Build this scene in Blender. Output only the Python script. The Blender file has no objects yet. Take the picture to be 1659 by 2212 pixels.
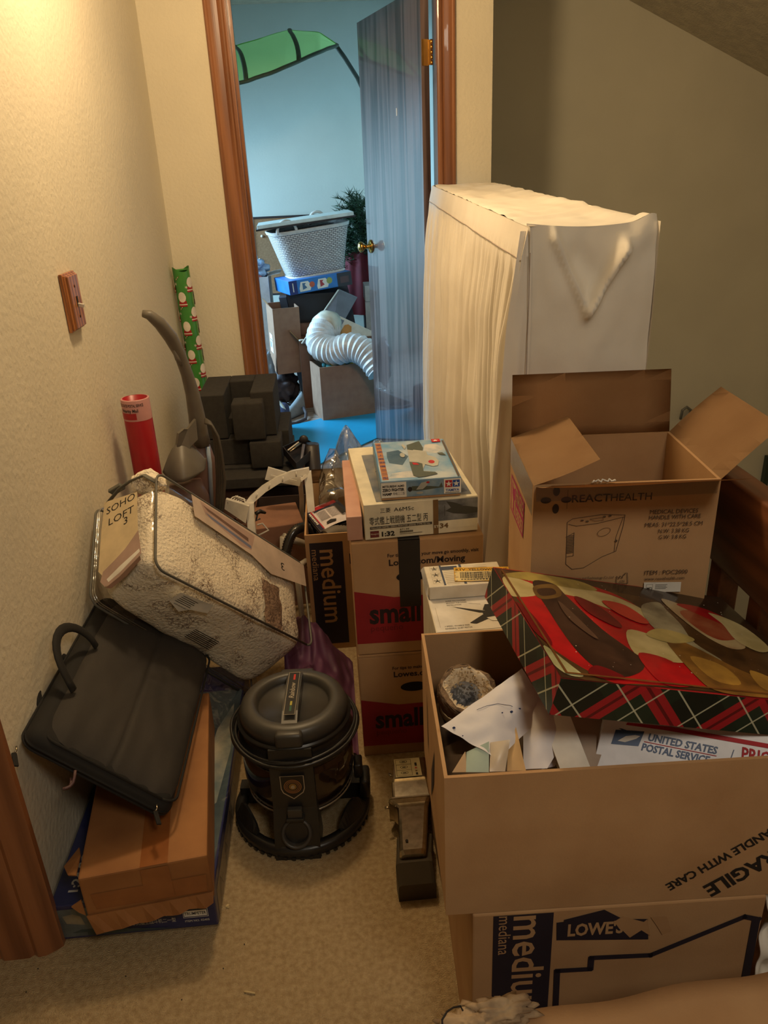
import bpy, bmesh, math, random
from mathutils import Vector, Matrix, noise as mnoise
random.seed(7)
C = bpy.context.scene.collection
PI = math.pi
# ---------------------------------------------------------------- camera
cam_d = bpy.data.cameras.new('camera'); cam = bpy.data.objects.new('camera', cam_d); C.objects.link(cam)
cam_d.sensor_fit = 'VERTICAL'; cam_d.sensor_height = 36.0; cam_d.lens = 36.0*1662/2212
cam_d.clip_start = 0.02
R = Matrix(((0.9962008875899937, 0.06838725707671008, -0.05391636703666916),
            (-0.07676105367163384, 0.3971693042340617, -0.9145295426684978),
            (-0.04112824095593448, 0.9151938192775099, 0.40090989131239363)))
M4 = R.to_4x4(); M4.translation = Vector((0, 0, 1.38)); cam.matrix_world = M4
bpy.context.scene.camera = cam
vs = bpy.context.scene.view_settings
vs.view_transform = 'Standard'; vs.look = 'None'; vs.gamma = 1; vs.use_curve_mapping = False
vs.exposure = 0.0
# ---------------------------------------------------------------- world and lamps
w = bpy.data.worlds.new('world'); bpy.context.scene.world = w; w.use_nodes = True
w.node_tree.nodes['Background'].inputs[0].default_value = (0.75, 0.70, 0.62, 1)
w.node_tree.nodes['Background'].inputs[1].default_value = 0.16
def lamp(name, kind, loc, energy, color, **k):
    l = bpy.data.lights.new(name, kind); o = bpy.data.objects.new(name, l); C.objects.link(o)
    o.location = loc; l.energy = energy; l.color = color
    for a, b in k.items():
        if a == 'rot': o.rotation_euler = b
        else: setattr(l, a, b)
    return o
lamp('hall_ceiling_lamp', 'POINT', (-0.12, 2.05, 2.2), 40, (1.0, 0.73, 0.42), shadow_soft_size=0.09)
lamp('landing_fill_light', 'AREA', (0.55, -0.5, 2.38), 15, (1.0, 0.88, 0.70), shape='DISK', size=0.5, rot=(math.radians(14), 0, 0))  # added warm fill from behind the camera, not a real fixture
lamp('bedroom_window_daylight', 'AREA', (-2.02, 5.2, 1.40), 62, (0.42, 0.74, 1.0), shape='RECTANGLE', size=1.1, size_y=1.2, rot=(0, math.radians(-62), 0), spread=math.radians(110))
# ---------------------------------------------------------------- helpers
def lin(c):
    c = c/255.0
    return c/12.92 if c <= 0.04045 else ((c+0.055)/1.055)**2.4
def rgb(r, g, b): return (lin(r), lin(g), lin(b), 1)
MATS = {}
def M(name, col, rough=0.6, metal=0.0, var=None, vscale=20, bump=0, bscale=200, coat=0, spec=0.5, stretch=None, bdist=0.002, emit=0):
    if name in MATS: return MATS[name]
    m = bpy.data.materials.new(name); m.use_nodes = True; MATS[name] = m
    nt = m.node_tree; b = nt.nodes['Principled BSDF']
    b.inputs['Base Color'].default_value = rgb(*col); b.inputs['Roughness'].default_value = rough
    b.inputs['Metallic'].default_value = metal; b.inputs['Coat Weight'].default_value = coat
    b.inputs['Specular IOR Level'].default_value = spec
    tc = nt.nodes.new('ShaderNodeTexCoord'); src = tc.outputs['Object']
    if stretch:
        mp = nt.nodes.new('ShaderNodeMapping'); mp.inputs['Scale'].default_value = stretch
        nt.links.new(src, mp.inputs['Vector']); src = mp.outputs['Vector']
    n = nt.nodes.new('ShaderNodeTexNoise'); n.inputs['Scale'].default_value = vscale; n.inputs['Detail'].default_value = 5
    nt.links.new(src, n.inputs['Vector'])
    mx = nt.nodes.new('ShaderNodeMix'); mx.data_type = 'RGBA'
    v2 = var if var else tuple(max(0, c*0.9) for c in col)
    mx.inputs['A'].default_value = rgb(*col); mx.inputs['B'].default_value = rgb(*v2)
    mr = nt.nodes.new('ShaderNodeMapRange'); mr.inputs['From Min'].default_value = 0.35; mr.inputs['From Max'].default_value = 0.68
    nt.links.new(n.outputs['Fac'], mr.inputs['Value']); nt.links.new(mr.outputs['Result'], mx.inputs['Factor'])
    nt.links.new(mx.outputs['Result'], b.inputs['Base Color'])
    if bump:
        n2 = nt.nodes.new('ShaderNodeTexNoise'); n2.inputs['Scale'].default_value = bscale; n2.inputs['Detail'].default_value = 3
        nt.links.new(src, n2.inputs['Vector'])
        bp = nt.nodes.new('ShaderNodeBump'); bp.inputs['Strength'].default_value = bump; bp.inputs['Distance'].default_value = bdist
        nt.links.new(n2.outputs['Fac'], bp.inputs['Height']); nt.links.new(bp.outputs['Normal'], b.inputs['Normal'])
    return m
def wood(name, dark, light, rough=0.35, axis='Z', scale=18, dist=4, coat=0.2, ringy=False, contrast=(0.2, 0.8)):
    if name in MATS: return MATS[name]
    m = bpy.data.materials.new(name); m.use_nodes = True; MATS[name] = m
    nt = m.node_tree; b = nt.nodes['Principled BSDF']
    b.inputs['Roughness'].default_value = rough; b.inputs['Coat Weight'].default_value = coat
    tc = nt.nodes.new('ShaderNodeTexCoord'); mp = nt.nodes.new('ShaderNodeMapping')
    s = {'Z': (1, 1, 0.05), 'Y': (1, 0.05, 1), 'X': (0.05, 1, 1)}[axis]
    mp.inputs['Scale'].default_value = s; nt.links.new(tc.outputs['Object'], mp.inputs['Vector'])
    wv = nt.nodes.new('ShaderNodeTexWave'); wv.wave_type = 'BANDS'; wv.bands_direction = {'Z': 'DIAGONAL', 'Y': 'DIAGONAL', 'X': 'DIAGONAL'}[axis]
    wv.inputs['Scale'].default_value = scale; wv.inputs['Distortion'].default_value = dist; wv.inputs['Detail'].default_value = 3
    wv.inputs['Detail Scale'].default_value = 1.6
    nt.links.new(mp.outputs['Vector'], wv.inputs['Vector'])
    n = nt.nodes.new('ShaderNodeTexNoise'); n.inputs['Scale'].default_value = 160; n.inputs['Detail'].default_value = 4
    nt.links.new(mp.outputs['Vector'], n.inputs['Vector'])
    ad = nt.nodes.new('ShaderNodeMath'); ad.operation = 'MULTIPLY_ADD'; ad.inputs[1].default_value = 0.6
    nt.links.new(wv.outputs['Fac'], ad.inputs[0])
    mu = nt.nodes.new('ShaderNodeMath'); mu.operation = 'MULTIPLY'; mu.inputs[1].default_value = 0.5
    nt.links.new(n.outputs['Fac'], mu.inputs[0]); nt.links.new(mu.outputs[0], ad.inputs[2])
    cr = nt.nodes.new('ShaderNodeValToRGB'); cr.color_ramp.elements[0].position = contrast[0]; cr.color_ramp.elements[1].position = contrast[1]
    cr.color_ramp.elements[0].color = rgb(*dark); cr.color_ramp.elements[1].color = rgb(*light)
    nt.links.new(ad.outputs[0], cr.inputs['Fac']); nt.links.new(cr.outputs['Color'], b.inputs['Base Color'])
    bp = nt.nodes.new('ShaderNodeBump'); bp.inputs['Strength'].default_value = 0.25; bp.inputs['Distance'].default_value = 0.001
    nt.links.new(ad.outputs[0], bp.inputs['Height']); nt.links.new(bp.outputs['Normal'], b.inputs['Normal'])
    return m
def film(name, tint=(235, 240, 245), glossy=0.16, rough=0.12, bump=0.6, bscale=14, edge=0.55, milky=0):
    """thin clear plastic: mostly see-through, glossy by angle"""
    if name in MATS: return MATS[name]
    m = bpy.data.materials.new(name); m.use_nodes = True; MATS[name] = m; nt = m.node_tree
    for n in list(nt.nodes): nt.nodes.remove(n)
    out = nt.nodes.new('ShaderNodeOutputMaterial'); mix = nt.nodes.new('ShaderNodeMixShader')
    tr = nt.nodes.new('ShaderNodeBsdfTransparent'); tr.inputs[0].default_value = rgb(*tint)
    gl = nt.nodes.new('ShaderNodeBsdfGlossy'); gl.inputs['Roughness'].default_value = rough
    lw = nt.nodes.new('ShaderNodeLayerWeight'); lw.inputs['Blend'].default_value = 0.35
    ma = nt.nodes.new('ShaderNodeMath'); ma.operation = 'MULTIPLY_ADD'; ma.inputs[1].default_value = edge; ma.inputs[2].default_value = glossy
    nt.links.new(lw.outputs['Facing'], ma.inputs[0]); nt.links.new(ma.outputs[0], mix.inputs[0])
    if milky:
        mk = nt.nodes.new('ShaderNodeMixShader'); mk.inputs[0].default_value = milky; tl = nt.nodes.new('ShaderNodeBsdfTranslucent'); tl.inputs[0].default_value = rgb(225, 235, 240)
        nt.links.new(tr.outputs[0], mk.inputs[1]); nt.links.new(tl.outputs[0], mk.inputs[2]); nt.links.new(mk.outputs[0], mix.inputs[1])
    else: nt.links.new(tr.outputs[0], mix.inputs[1])
    nt.links.new(gl.outputs[0], mix.inputs[2]); nt.links.new(mix.outputs[0], out.inputs[0])
    tc = nt.nodes.new('ShaderNodeTexCoord'); n = nt.nodes.new('ShaderNodeTexNoise'); n.inputs['Scale'].default_value = bscale; n.inputs['Distortion'].default_value = 1.2
    nt.links.new(tc.outputs['Object'], n.inputs['Vector'])
    bp = nt.nodes.new('ShaderNodeBump'); bp.inputs['Strength'].default_value = bump; bp.inputs['Distance'].default_value = 0.01
    nt.links.new(n.outputs['Fac'], bp.inputs['Height']); nt.links.new(bp.outputs['Normal'], gl.inputs['Normal']); nt.links.new(bp.outputs['Normal'], lw.inputs['Normal'])
    return m

class MB:
    """collects shapes into one mesh; each face remembers its material"""
    def __init__(s): s.bm = bmesh.new(); s.mats = []
    def mi(s, m):
        if m not in s.mats: s.mats.append(m)
        return s.mats.index(m)
    def faces(s, vs, fs, m, smooth=False):
        bv = [s.bm.verts.new(v) for v in vs]; i = s.mi(m)
        for f in fs:
            try:
                bf = s.bm.faces.new([bv[k] for k in f]); bf.material_index = i; bf.smooth = smooth
            except ValueError: pass
        return bv
    def box(s, x0, x1, y0, y1, z0, z1, m, bev=0, mat=None, seg=2, smooth=False):
        t = bmesh.new()
        bmesh.ops.create_cube(t, size=1)
        for v in t.verts:
            v.co = Vector((x0+(v.co.x+.5)*(x1-x0), y0+(v.co.y+.5)*(y1-y0), z0+(v.co.z+.5)*(z1-z0)))
        if bev: bmesh.ops.bevel(t, geom=list(t.edges), offset=bev, segments=seg, affect='EDGES', profile=0.5)
        s.merge(t, m, mat, smooth or bev > 0.004)
    def merge(s, t, m, mat=None, smooth=False):
        if mat is not None: bmesh.ops.transform(t, matrix=mat, verts=t.verts)
        i = s.mi(m); mp = {}
        for v in t.verts: mp[v] = s.bm.verts.new(v.co)
        for f in t.faces:
            try:
                nf = s.bm.faces.new([mp[v] for v in f.verts]); nf.material_index = i; nf.smooth = smooth
            except ValueError: pass
        t.free()
    def prism(s, poly, a, b, m, axis='Z', mat=None, smooth=False):
        n = len(poly)
        def P(p, h): return {'Z': (p[0], p[1], h), 'Y': (p[0], h, p[1]), 'X': (h, p[0], p[1])}[axis]
        vs = [P(p, a) for p in poly]+[P(p, b) for p in poly]
        if mat is not None: vs = [mat @ Vector(v) for v in vs]
        fs = [tuple(range(n)), tuple(range(2*n-1, n-1, -1))]+[(i, i+n, (i+1) % n+n, (i+1) % n) for i in range(n)]
        s.faces(vs, fs, m, smooth)
    def lathe(s, prof, m, n=40, mat=None, smooth=True, c=(0, 0), a0=0, a1=2*PI):
        full = abs(a1-a0-2*PI) < 1e-6; k = n if full else n+1
        vs = []
        for r, z in prof:
            for i in range(k):
                a = a0+(a1-a0)*i/n; vs.append((c[0]+r*math.cos(a), c[1]+r*math.sin(a), z))
        if mat is not None: vs = [mat @ Vector(v) for v in vs]
        fs = []
        for j in range(len(prof)-1):
            for i in range(n):
                i2 = (i+1) % k if full else i+1
                fs.append((j*k+i, j*k+i2, (j+1)*k+i2, (j+1)*k+i))
        s.faces(vs, fs, m, smooth)
    def tube(s, pts, r, m, n=10, caps=True, smooth=True, flat=None):
        pts = [Vector(p) for p in pts]; rs = r if isinstance(r, (list, tuple)) else [r]*len(pts)
        vs = []; up = None
        for i, p in enumerate(pts):
            t = (pts[min(i+1, len(pts)-1)]-pts[max(i-1, 0)]).normalized()
            if up is None: up = Vector((0, 0, 1)) if abs(t.z) < 0.9 else Vector((0, 1, 0))
            sd = t.cross(up)
            if sd.length < 1e-5: sd = t.orthogonal()
            sd.normalize(); u2 = sd.cross(t).normalized(); up = u2
            for k in range(n):
                a = 2*PI*k/n; fy = flat if flat else 1
                vs.append(p+sd*math.cos(a)*rs[i]+u2*math.sin(a)*rs[i]*fy)
        fs = []
        for i in range(len(pts)-1):
            for k in range(n): fs.append((i*n+k, i*n+(k+1) % n, (i+1)*n+(k+1) % n, (i+1)*n+k))
        if caps: fs += [tuple(range(n-1, -1, -1)), tuple(range((len(pts)-1)*n, len(pts)*n))]
        s.faces(vs, fs, m, smooth)
    def grid(s, f, nu, nv, m, smooth=True, closeu=False, mfun=None):
        vs = [f(i/(nu if closeu else nu), j/nv) for j in range(nv+1) for i in range(nu+(0 if closeu else 1))]
        k = nu if closeu else nu+1
        fs = [(j*k+i, j*k+(i+1) % k, (j+1)*k+(i+1) % k, (j+1)*k+i) for j in range(nv) for i in range(nu)]
        if mfun:
            bv = [s.bm.verts.new(v) for v in vs]
            for q, f4 in enumerate(fs):
                bf = s.bm.faces.new([bv[a] for a in f4]); bf.smooth = smooth; bf.material_index = s.mi(mfun((q % nu+.5)/nu, (q//nu+.5)/nv))
        else: s.faces(vs, fs, m, smooth)
    def sphere(s, c, r, m, u=20, v=12, scale=(1, 1, 1)):
        t = bmesh.new(); bmesh.ops.create_uvsphere(t, u_segments=u, v_segments=v, radius=r)
        s.merge(t, m, Matrix.Translation(c) @ Matrix.Diagonal((*scale, 1)), True)
    def build(s, name, parent=None, solid=0, sub=0, weld=False, rim=True, off=0):
        if weld: bmesh.ops.remove_doubles(s.bm, verts=s.bm.verts, dist=1e-5)
        bmesh.ops.recalc_face_normals(s.bm, faces=s.bm.faces) if not solid else None
        me = bpy.data.meshes.new(name); s.bm.to_mesh(me); s.bm.free()
        for m in s.mats: me.materials.append(m)
        o = bpy.data.objects.new(name, me); C.objects.link(o)
        if parent is not None: o.parent = parent
        if solid:
            md = o.modifiers.new('solid', 'SOLIDIFY'); md.thickness = solid; md.offset = off
        if sub:
            md = o.modifiers.new('sub', 'SUBSURF'); md.levels = sub; md.render_levels = sub
        return o
def tag(o, label=None, cat=None, group=None, kind=None):
    if label: o['label'] = label
    if cat: o['category'] = cat
    if group: o['group'] = group
    if kind: o['kind'] = kind
    return o
def thing(name, label, cat, loc=(0, 0, 0), rotz=0, group=None, mat=None):
    o = bpy.data.objects.new(name, None); C.objects.link(o); o.empty_display_size = 0.05
    if mat is not None: o.matrix_world = mat
    else: o.location = loc; o.rotation_euler = (0, 0, math.radians(rotz))
    return tag(o, label, cat, group)
def frame(o, ex, ey):
    """matrix of a tilted thing from its origin and two of its edge directions"""
    ex = Vector(ex).normalized(); ez = ex.cross(Vector(ey)).normalized(); ey = ez.cross(ex)
    m = Matrix((ex, ey, ez)).transposed().to_4x4(); m.translation = Vector(o); return m
class Art:
    """printing on a surface: flat inked shapes and lettering laid on one plane (o, u, v in the parent's space)"""
    def __init__(s, o, u, v, lift=0.0006):
        s.o = Vector(o); s.u = Vector(u).normalized(); s.v = Vector(v).normalized(); s.n = s.u.cross(s.v).normalized(); s.mb = MB(); s.l = lift; s.k = 0
    def P(s, x, y, k): return s.o+s.u*x+s.v*y+s.n*(s.l+k*0.00007)
    def poly(s, pts, m, k=None):
        if k is None: s.k += 1; k = s.k
        s.mb.faces([s.P(x, y, k) for x, y in pts], [tuple(range(len(pts)))], m)
    def soft(s, pts, m):
        n = len(pts); out = []
        for i in range(n):
            a, b, c, d = [pts[(i+j-1) % n] for j in range(4)]
            for q in range(5):
                f = q/5; out.append(tuple(.5*(2*b[k]+(-a[k]+c[k])*f+(2*a[k]-5*b[k]+4*c[k]-d[k])*f*f+(-a[k]+3*b[k]-3*c[k]+d[k])*f**3) for k in (0, 1)))
        s.poly([(max(.001, min(.4185, x)), max(.001, min(.318, y))) for x, y in out], m)
    def rect(s, x0, y0, x1, y1, m, k=None): s.poly([(x0, y0), (x1, y0), (x1, y1), (x0, y1)], m, k)
    def frame(s, x0, y0, x1, y1, t, m):
        s.k += 1; k = s.k
        for a in ((x0, y0, x1, y0+t), (x0, y1-t, x1, y1), (x0, y0+t, x0+t, y1-t), (x1-t, y0+t, x1, y1-t)): s.rect(*a, m, k)
    def line(s, pts, t, m):
        s.k += 1
        for (x0, y0), (x1, y1) in zip(pts, pts[1:]):
            d = math.hypot(x1-x0, y1-y0) or 1e-6; a, b = -(y1-y0)/d*t/2, (x1-x0)/d*t/2
            e0, e1 = (x1-x0)/d*t/3, (y1-y0)/d*t/3
            s.poly([(x0+a-e0, y0+b-e1), (x0-a-e0, y0-b-e1), (x1-a+e0, y1-b+e1), (x1+a+e0, y1+b+e1)], m, s.k)
    def circle(s, x, y, r, m, ry=None, n=20, rot=0, k=None):
        ry = ry or r; c, d = math.cos(rot), math.sin(rot)
        s.poly([(x+r*math.cos(2*PI*i/n)*c-ry*math.sin(2*PI*i/n)*d, y+r*math.cos(2*PI*i/n)*d+ry*math.sin(2*PI*i/n)*c) for i in range(n)], m, k)
    def star(s, x, y, r, m, n=5, q=0.4, rot=PI/2):
        s.poly([(x+r*(1 if i % 2 == 0 else q)*math.cos(rot+PI*i/n), y+r*(1 if i % 2 == 0 else q)*math.sin(rot+PI*i/n)) for i in range(2*n)], m)
    def text(s, txt, x, y, size, m, rot=0, align='LEFT', bold=0, shear=0, sx=1, width=None):
        cu = bpy.data.curves.new('t', 'FONT'); cu.body = txt; cu.size = size; cu.align_x = align; cu.resolution_u = 2
        cu.offset = bold*size; cu.shear = shear; cu.fill_mode = 'FRONT' if hasattr(cu, 'fill_mode') else cu.fill_mode
        ob = bpy.data.objects.new('t', cu); C.objects.link(ob)
        dg = bpy.context.evaluated_depsgraph_get(); me = bpy.data.meshes.new_from_object(ob.evaluated_get(dg))
        if width:
            xs = [v.co.x for v in me.vertices] or [0, 1]
            sx = width/max(1e-6, max(xs)-min(xs))
        s.k += 1; c, d = math.cos(rot), math.sin(rot); k = s.k
        vs = [s.P(x+v.co.x*sx*c-v.co.y*d, y+v.co.x*sx*d+v.co.y*c, k) for v in me.vertices]
        s.mb.faces(vs, [tuple(p.vertices) for p in me.polygons], m)
        bpy.data.objects.remove(ob); bpy.data.curves.remove(cu); bpy.data.meshes.remove(me)
    def build(s, name, parent): 
        return s.mb.build(name, parent)
def nz(x, y, z=0, s=1): return mnoise.noise(Vector((x*s, y*s, z*s)))

# ---------------------------------------------------------------- shared materials
def wallmat(name, col, bs=75, st=0.5):
    return M(name, col, rough=0.85, var=tuple(c*0.97 for c in col), vscale=3, bump=st, bscale=bs, bdist=0.004)
W_CREAM = wallmat('cream_textured_paint', (222, 212, 188))
W_STAIR = wallmat('stairwell_paint', (214, 208, 186), st=0.15)
W_BED = wallmat('bedroom_paint', (205, 212, 205), st=0.1)
CEIL = M('ceiling_texture', (205, 195, 172), rough=0.95, bump=1.0, bscale=120, bdist=0.006)
CARPET = M('beige_carpet', (196, 172, 132), rough=1.0, var=(172, 146, 106), vscale=90, bump=1.0, bscale=420, bdist=0.006)
PLANK = M('worn_board_floor', (168, 158, 150), rough=0.7, var=(122, 112, 106), vscale=7, stretch=(1, 6, 1), bump=0.3, bscale=60)
TRIM = wood('varnished_brown_trim', (104, 62, 40), (156, 102, 66), rough=0.32, scale=9, dist=5, contrast=(0.0,1.1))
DOORW = wood('dark_oak_veneer', (48, 36, 36), (120, 102, 100), rough=0.28, scale=5, dist=14, coat=0.6, contrast=(0.15, 0.95))
RAILW = wood('brown_railing_wood', (104, 62, 38), (142, 88, 54), rough=0.4, axis='Y', scale=12)
KRAFT = M('kraft_cardboard', (184, 146, 104), rough=0.85, var=(172, 133, 92), vscale=9, bump=0.12, bscale=300)
KRAFT_IN = M('kraft_inside', (178, 138, 96), rough=0.9, var=(164, 124, 84), vscale=9)
KRAFT_D = M('dark_kraft_cardboard', (168, 116, 68), rough=0.8, var=(146, 96, 54), vscale=12)
TAPEC = M('brown_packing_tape', (150, 92, 48), rough=0.25, var=(138, 82, 42), coat=0.5)
BLACKP = M('black_plastic', (24, 22, 20), rough=0.38, var=(30, 27, 24))
MATTEB = M('matte_black_plastic', (40, 38, 35), rough=0.55)
INK = M('black_ink', (30, 26, 24), rough=0.7)
NAVY = M('navy_ink', (28, 28, 56), rough=0.7)
REDINK = M('red_ink', (176, 28, 38), rough=0.7)
WHITE = M('white_card', (232, 228, 218), rough=0.55)
WHITEP = M('white_plastic', (222, 216, 204), rough=0.35)
BRASS = M('polished_brass', (212, 168, 92), rough=0.18, metal=1)
STEEL = M('brushed_steel', (190, 178, 156), rough=0.28, metal=1, var=(160, 150, 130), vscale=60)

# ---------------------------------------------------------------- the setting
def struct(name, mb, parent=None):
    o = mb.build(name, parent)
    if parent is None: o['kind'] = 'structure'
    return o
def sbox(name, b, m, parent=None):
    mb = MB(); mb.box(*b, m); return struct(name, mb, parent)
sbox('floor_hall', (-1.9, 0.76, -1.9, 3.42, -0.05, 0, ), CARPET)
sbox('floor_bedroom', (-2.2, 0.74, 3.42, 6.05, -0.05, 0), PLANK)
sbox('floor_stairwell', (0.76, 3.2, -1.9, 4.3, -2.5, -2.42), CARPET)
sbox('wall_left', (-0.75, -0.63, 1.115, 3.4, 0, 2.44), W_CREAM)
mb = MB(); mb.box(-0.75, -0.372, 3.4, 3.5, 0, 2.44, W_CREAM); mb.box(0.54, 0.702, 3.4, 3.5, 0, 2.44, W_CREAM); mb.box(-0.372, 0.54, 3.4, 3.5, 2.06, 2.44, W_CREAM)
struct('wall_back', mb)
sbox('wall_side', (-2.0, -0.75, 3.42, 3.5, 0, 2.44), W_BED)
mb = MB()   # bedroom's left wall with its window opening
mb.box(-2.2, -2.05, 3.5, 4.55, 0, 2.44, W_BED); mb.box(-2.2, -2.05, 5.85, 6.0, 0, 2.44, W_BED)
mb.box(-2.2, -2.05, 4.55, 5.85, 0, 0.8, W_BED); mb.box(-2.2, -2.05, 4.55, 5.85, 1.9, 2.44, W_BED)
struct('wall_bedroom_left', mb)
mb = MB()
for a in ((4.55, 4.59, .8, 1.9), (5.81, 5.85, .8, 1.9), (4.59, 5.81, .8, .84), (4.59, 5.81, 1.86, 1.9)): mb.box(-2.2, -2.13, *a, WHITEP)
struct('window_1', mb)
sbox('wall_bedroom_far', (-2.2, 0.78, 6.0, 6.1, 0, 2.44), W_BED)
sbox('wall_partition', (0.60, 0.70, 3.5, 6.0, 0, 2.44), W_BED)
sbox('wall_stairwell', (0.78, 3.2, 4.2, 4.3, -2.5, 2.6), W_STAIR)
sbox('wall_stairwell_right', (3.2, 3.3, -1.9, 4.3, -2.5, 2.44), W_STAIR)
sbox('wall_stair_side', (0.74, 0.76, -1.9, 3.42, -2.5, -0.05), W_STAIR)
sbox('wall_near', (-1.9, 3.2, -2.0, -1.9, -2.5, 2.44), W_CREAM)
sbox('wall_near_left', (-1.95, -1.85, -1.9, 1.11, 0, 2.44), W_CREAM)
sbox('wall_near_back', (-1.9, -0.75, 1.13, 1.2, 0, 2.44), W_CREAM)
sbox('ceiling_hall', (-2.2, 0.76, -1.9, 6.05, 2.44, 2.5), CEIL)
mb = MB(); mb.prism([(0.76, 2.44), (3.3, 1.26), (3.3, 1.32), (0.76, 2.5)], -1.9, 4.25, CEIL, axis='Y')
struct('ceiling_sloped', mb)

def casing(name, prof, z0, z1):
    mb = MB(); mb.prism(prof, z0, z1, TRIM); return struct(name, mb)
# casing profile across its width: stepped and rounded like milled trim
def casprof(x0, x1, y, t=0.016, d=-1):
    n = 14; f = [0.55, .95, 1, .8, .85, .9, .9, .88, .85, .82, .55, .75, .8, .5, .4]
    p = [(x0+(x1-x0)*i/n, y+d*t*f[i]) for i in range(n+1)]
    return [(x0, y)]+p+[(x1, y)]
casing('trim_1', casprof(-0.386, -0.306, 3.4), 0, 2.09)
casing('trim_2', casprof(0.556, 0.486, 3.4), 0, 2.09)
mb = MB(); mb.box(-0.386, 0.556, 3.384, 3.4, 2.04, 2.11, TRIM); struct('trim_3', mb)
mb = MB(); mb.box(-0.372, -0.300, 3.4, 3.52, 0, 2.06, TRIM); mb.box(-0.300, -0.288, 3.445, 3.475, 0, 2.05, TRIM)
mb.box(0.483, 0.54, 3.4, 3.52, 0, 2.06, TRIM); mb.box(-0.3, 0.483, 3.4, 3.52, 2.04, 2.06, TRIM); struct('trim_4', mb)
# opening beside the camera: jamb seen from its end, casing on the hall side
prof = [(-0.632, 1.125), (-0.612, 1.122), (-0.612, 1.108), (-0.622, 1.100), (-0.628, 1.097), (-0.640, 1.090), (-0.655, 1.088), (-0.664, 1.094), (-0.672, 1.088),
        (-0.700, 1.087), (-0.720, 1.087), (-0.728, 1.092), (-0.95, 1.092), (-0.95, 1.125)]
mb = MB(); mb.prism(prof, 0, 2.09, TRIM); struct('trim_5', mb)

# bedroom door, opened into the bedroom
dx, dy = -0.272, 0.9623
dm = frame((0.429, 3.452, 0.012), (dx, dy, 0), (-dy, dx, 0))   # x along the door, y towards its left face
door = tag(bpy.data.objects.new('door_1', None), kind='structure'); C.objects.link(door); door.matrix_world = dm
mb = MB(); mb.box(0, 0.76, -0.034, 0, 0, 2.02, DOORW)
mb.build('door_panel', door)
mb = MB()
mb.box(-0.0015, 0.0, -0.031, -0.003, 1.755, 1.845, BRASS)
for k in range(5): mb.lathe([(0, 1.757+k*.0178), (.0055, 1.757+k*.0178), (.0055, 1.7735+k*.0178), (0, 1.7735+k*.0178)], BRASS, n=12, c=(-0.004, -0.043))
mb.box(-0.006, -0.001, -0.043, -0.031, 1.757, 1.843, BRASS)
mb.build('door_hinge', door)
mb = MB(); ax = Matrix.Translation((0.70, 0, 1.038)) @ Matrix.Rotation(-PI/2, 4, 'X')
mb.lathe([(0, 0), (.031, 0), (.033, .004), (.028, .009), (.013, .013), (.0095, .022), (.0105, .034), (.020, .042), (.0265, .052), (.0265, .060), (.019, .067), (.008, .070), (0, .070)], BRASS, n=28, mat=ax)
mb.build('door_knob', door)
mb = MB(); mb.box(0.28, 0.2875, 0.0, 0.0012, 1.60, 1.63, WHITE); mb.build('sticker', door)

# wooden light switch plate on the left wall
sw = thing('light_switch', 'small brown wooden light switch plate with ivory toggle on the left wall', 'light switch', (-0.629, 1.985, 1.128))
SWW = wood('switch_plate_wood', (120, 70, 36), (182, 116, 64), rough=0.4, scale=30, dist=2)
mb = MB()
for t, dxy in ((0.008, 0.0), (0.013, 0.006), (0.018, 0.011)):
    mb.box(0, t, -0.050+dxy, 0.050-dxy, -0.068+dxy*.6, 0.068-dxy*.6, SWW, bev=0.0015)
mb.build('plate', sw)
mb = MB(); mb.box(0.016, 0.0195, -0.005, 0.005, -0.012, 0.012, INK); mb.box(0.018, 0.034, -0.0035, 0.0035, -0.008, 0.001, WHITEP, bev=0.001, mat=Matrix.Rotation(0.25, 4, 'Y'))
mb.build('toggle', sw)
for zz in (-.036, .036):
    mb = MB(); mb.lathe([(0, 0), (.0035, 0), (.003, .0012), (0, .0014)], M('screw_bronze', (90, 50, 30), 0.4, 0.8), n=10, mat=Matrix.Translation((0.018, 0, zz)) @ Matrix.Rotation(PI/2, 4, 'Y'))
    mb.build('screw', sw)

# stair railing along the open side
rl = thing('stair_railing', 'wide brown wooden stair railing with square balusters behind the open carton', 'railing', (0.66, 0, 0))
mb = MB(); mb.box(0, 0.045, -1.0, 1.44, 0.715, 0.885, RAILW, bev=0.006); mb.build('rail_board', rl)
for k in range(18):
    yb = 1.30-0.135*k
    mb = MB(); mb.box(0.004, 0.042, yb, yb+0.038, -0.0, 0.72, RAILW, bev=0.002); mb.build('baluster', rl)

# ================================================================ helpers for things
def W(mb, name, parent, **k):
    """build a part from world-space shapes under its thing"""
    m = parent.matrix_basis.copy()
    if parent.parent: m = parent.parent.matrix_basis @ m
    bmesh.ops.transform(mb.bm, matrix=m.inverted(), verts=mb.bm.verts)
    return mb.build(name, parent, **k)
def panel(parent, name, A, B, d, ln, m, th=0.004, taper=0.006, m2=None, label=None):
    """a hinged cardboard flap from edge A-B reaching ln along d"""
    A, B, d = Vector(A), Vector(B), Vector(d).normalized(); e = (B-A).normalized(); n = e.cross(d).normalized()
    mb = MB(); nn = 6
    a0, b0, a1, b1 = A, B, A+d*ln+e*taper, B+d*ln-e*taper
    bend = 0.004
    def f(u, v):
        p = (a0.lerp(b0, u)).lerp(a1.lerp(b1, u), v)
        return p+n*(bend*math.sin(v*PI)*(0.6+0.4*math.sin(u*5)))
    mb.grid(f, nn, nn, m)
    t = mb.bm; r = bmesh.ops.solidify(t, geom=list(t.faces), thickness=th)
    o = mb.build(name, parent)
    if label: o['label'] = label
    return o
BKR = M('bedroom_kraft', (150, 116, 94), .85, var=(138, 104, 84))
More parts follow.
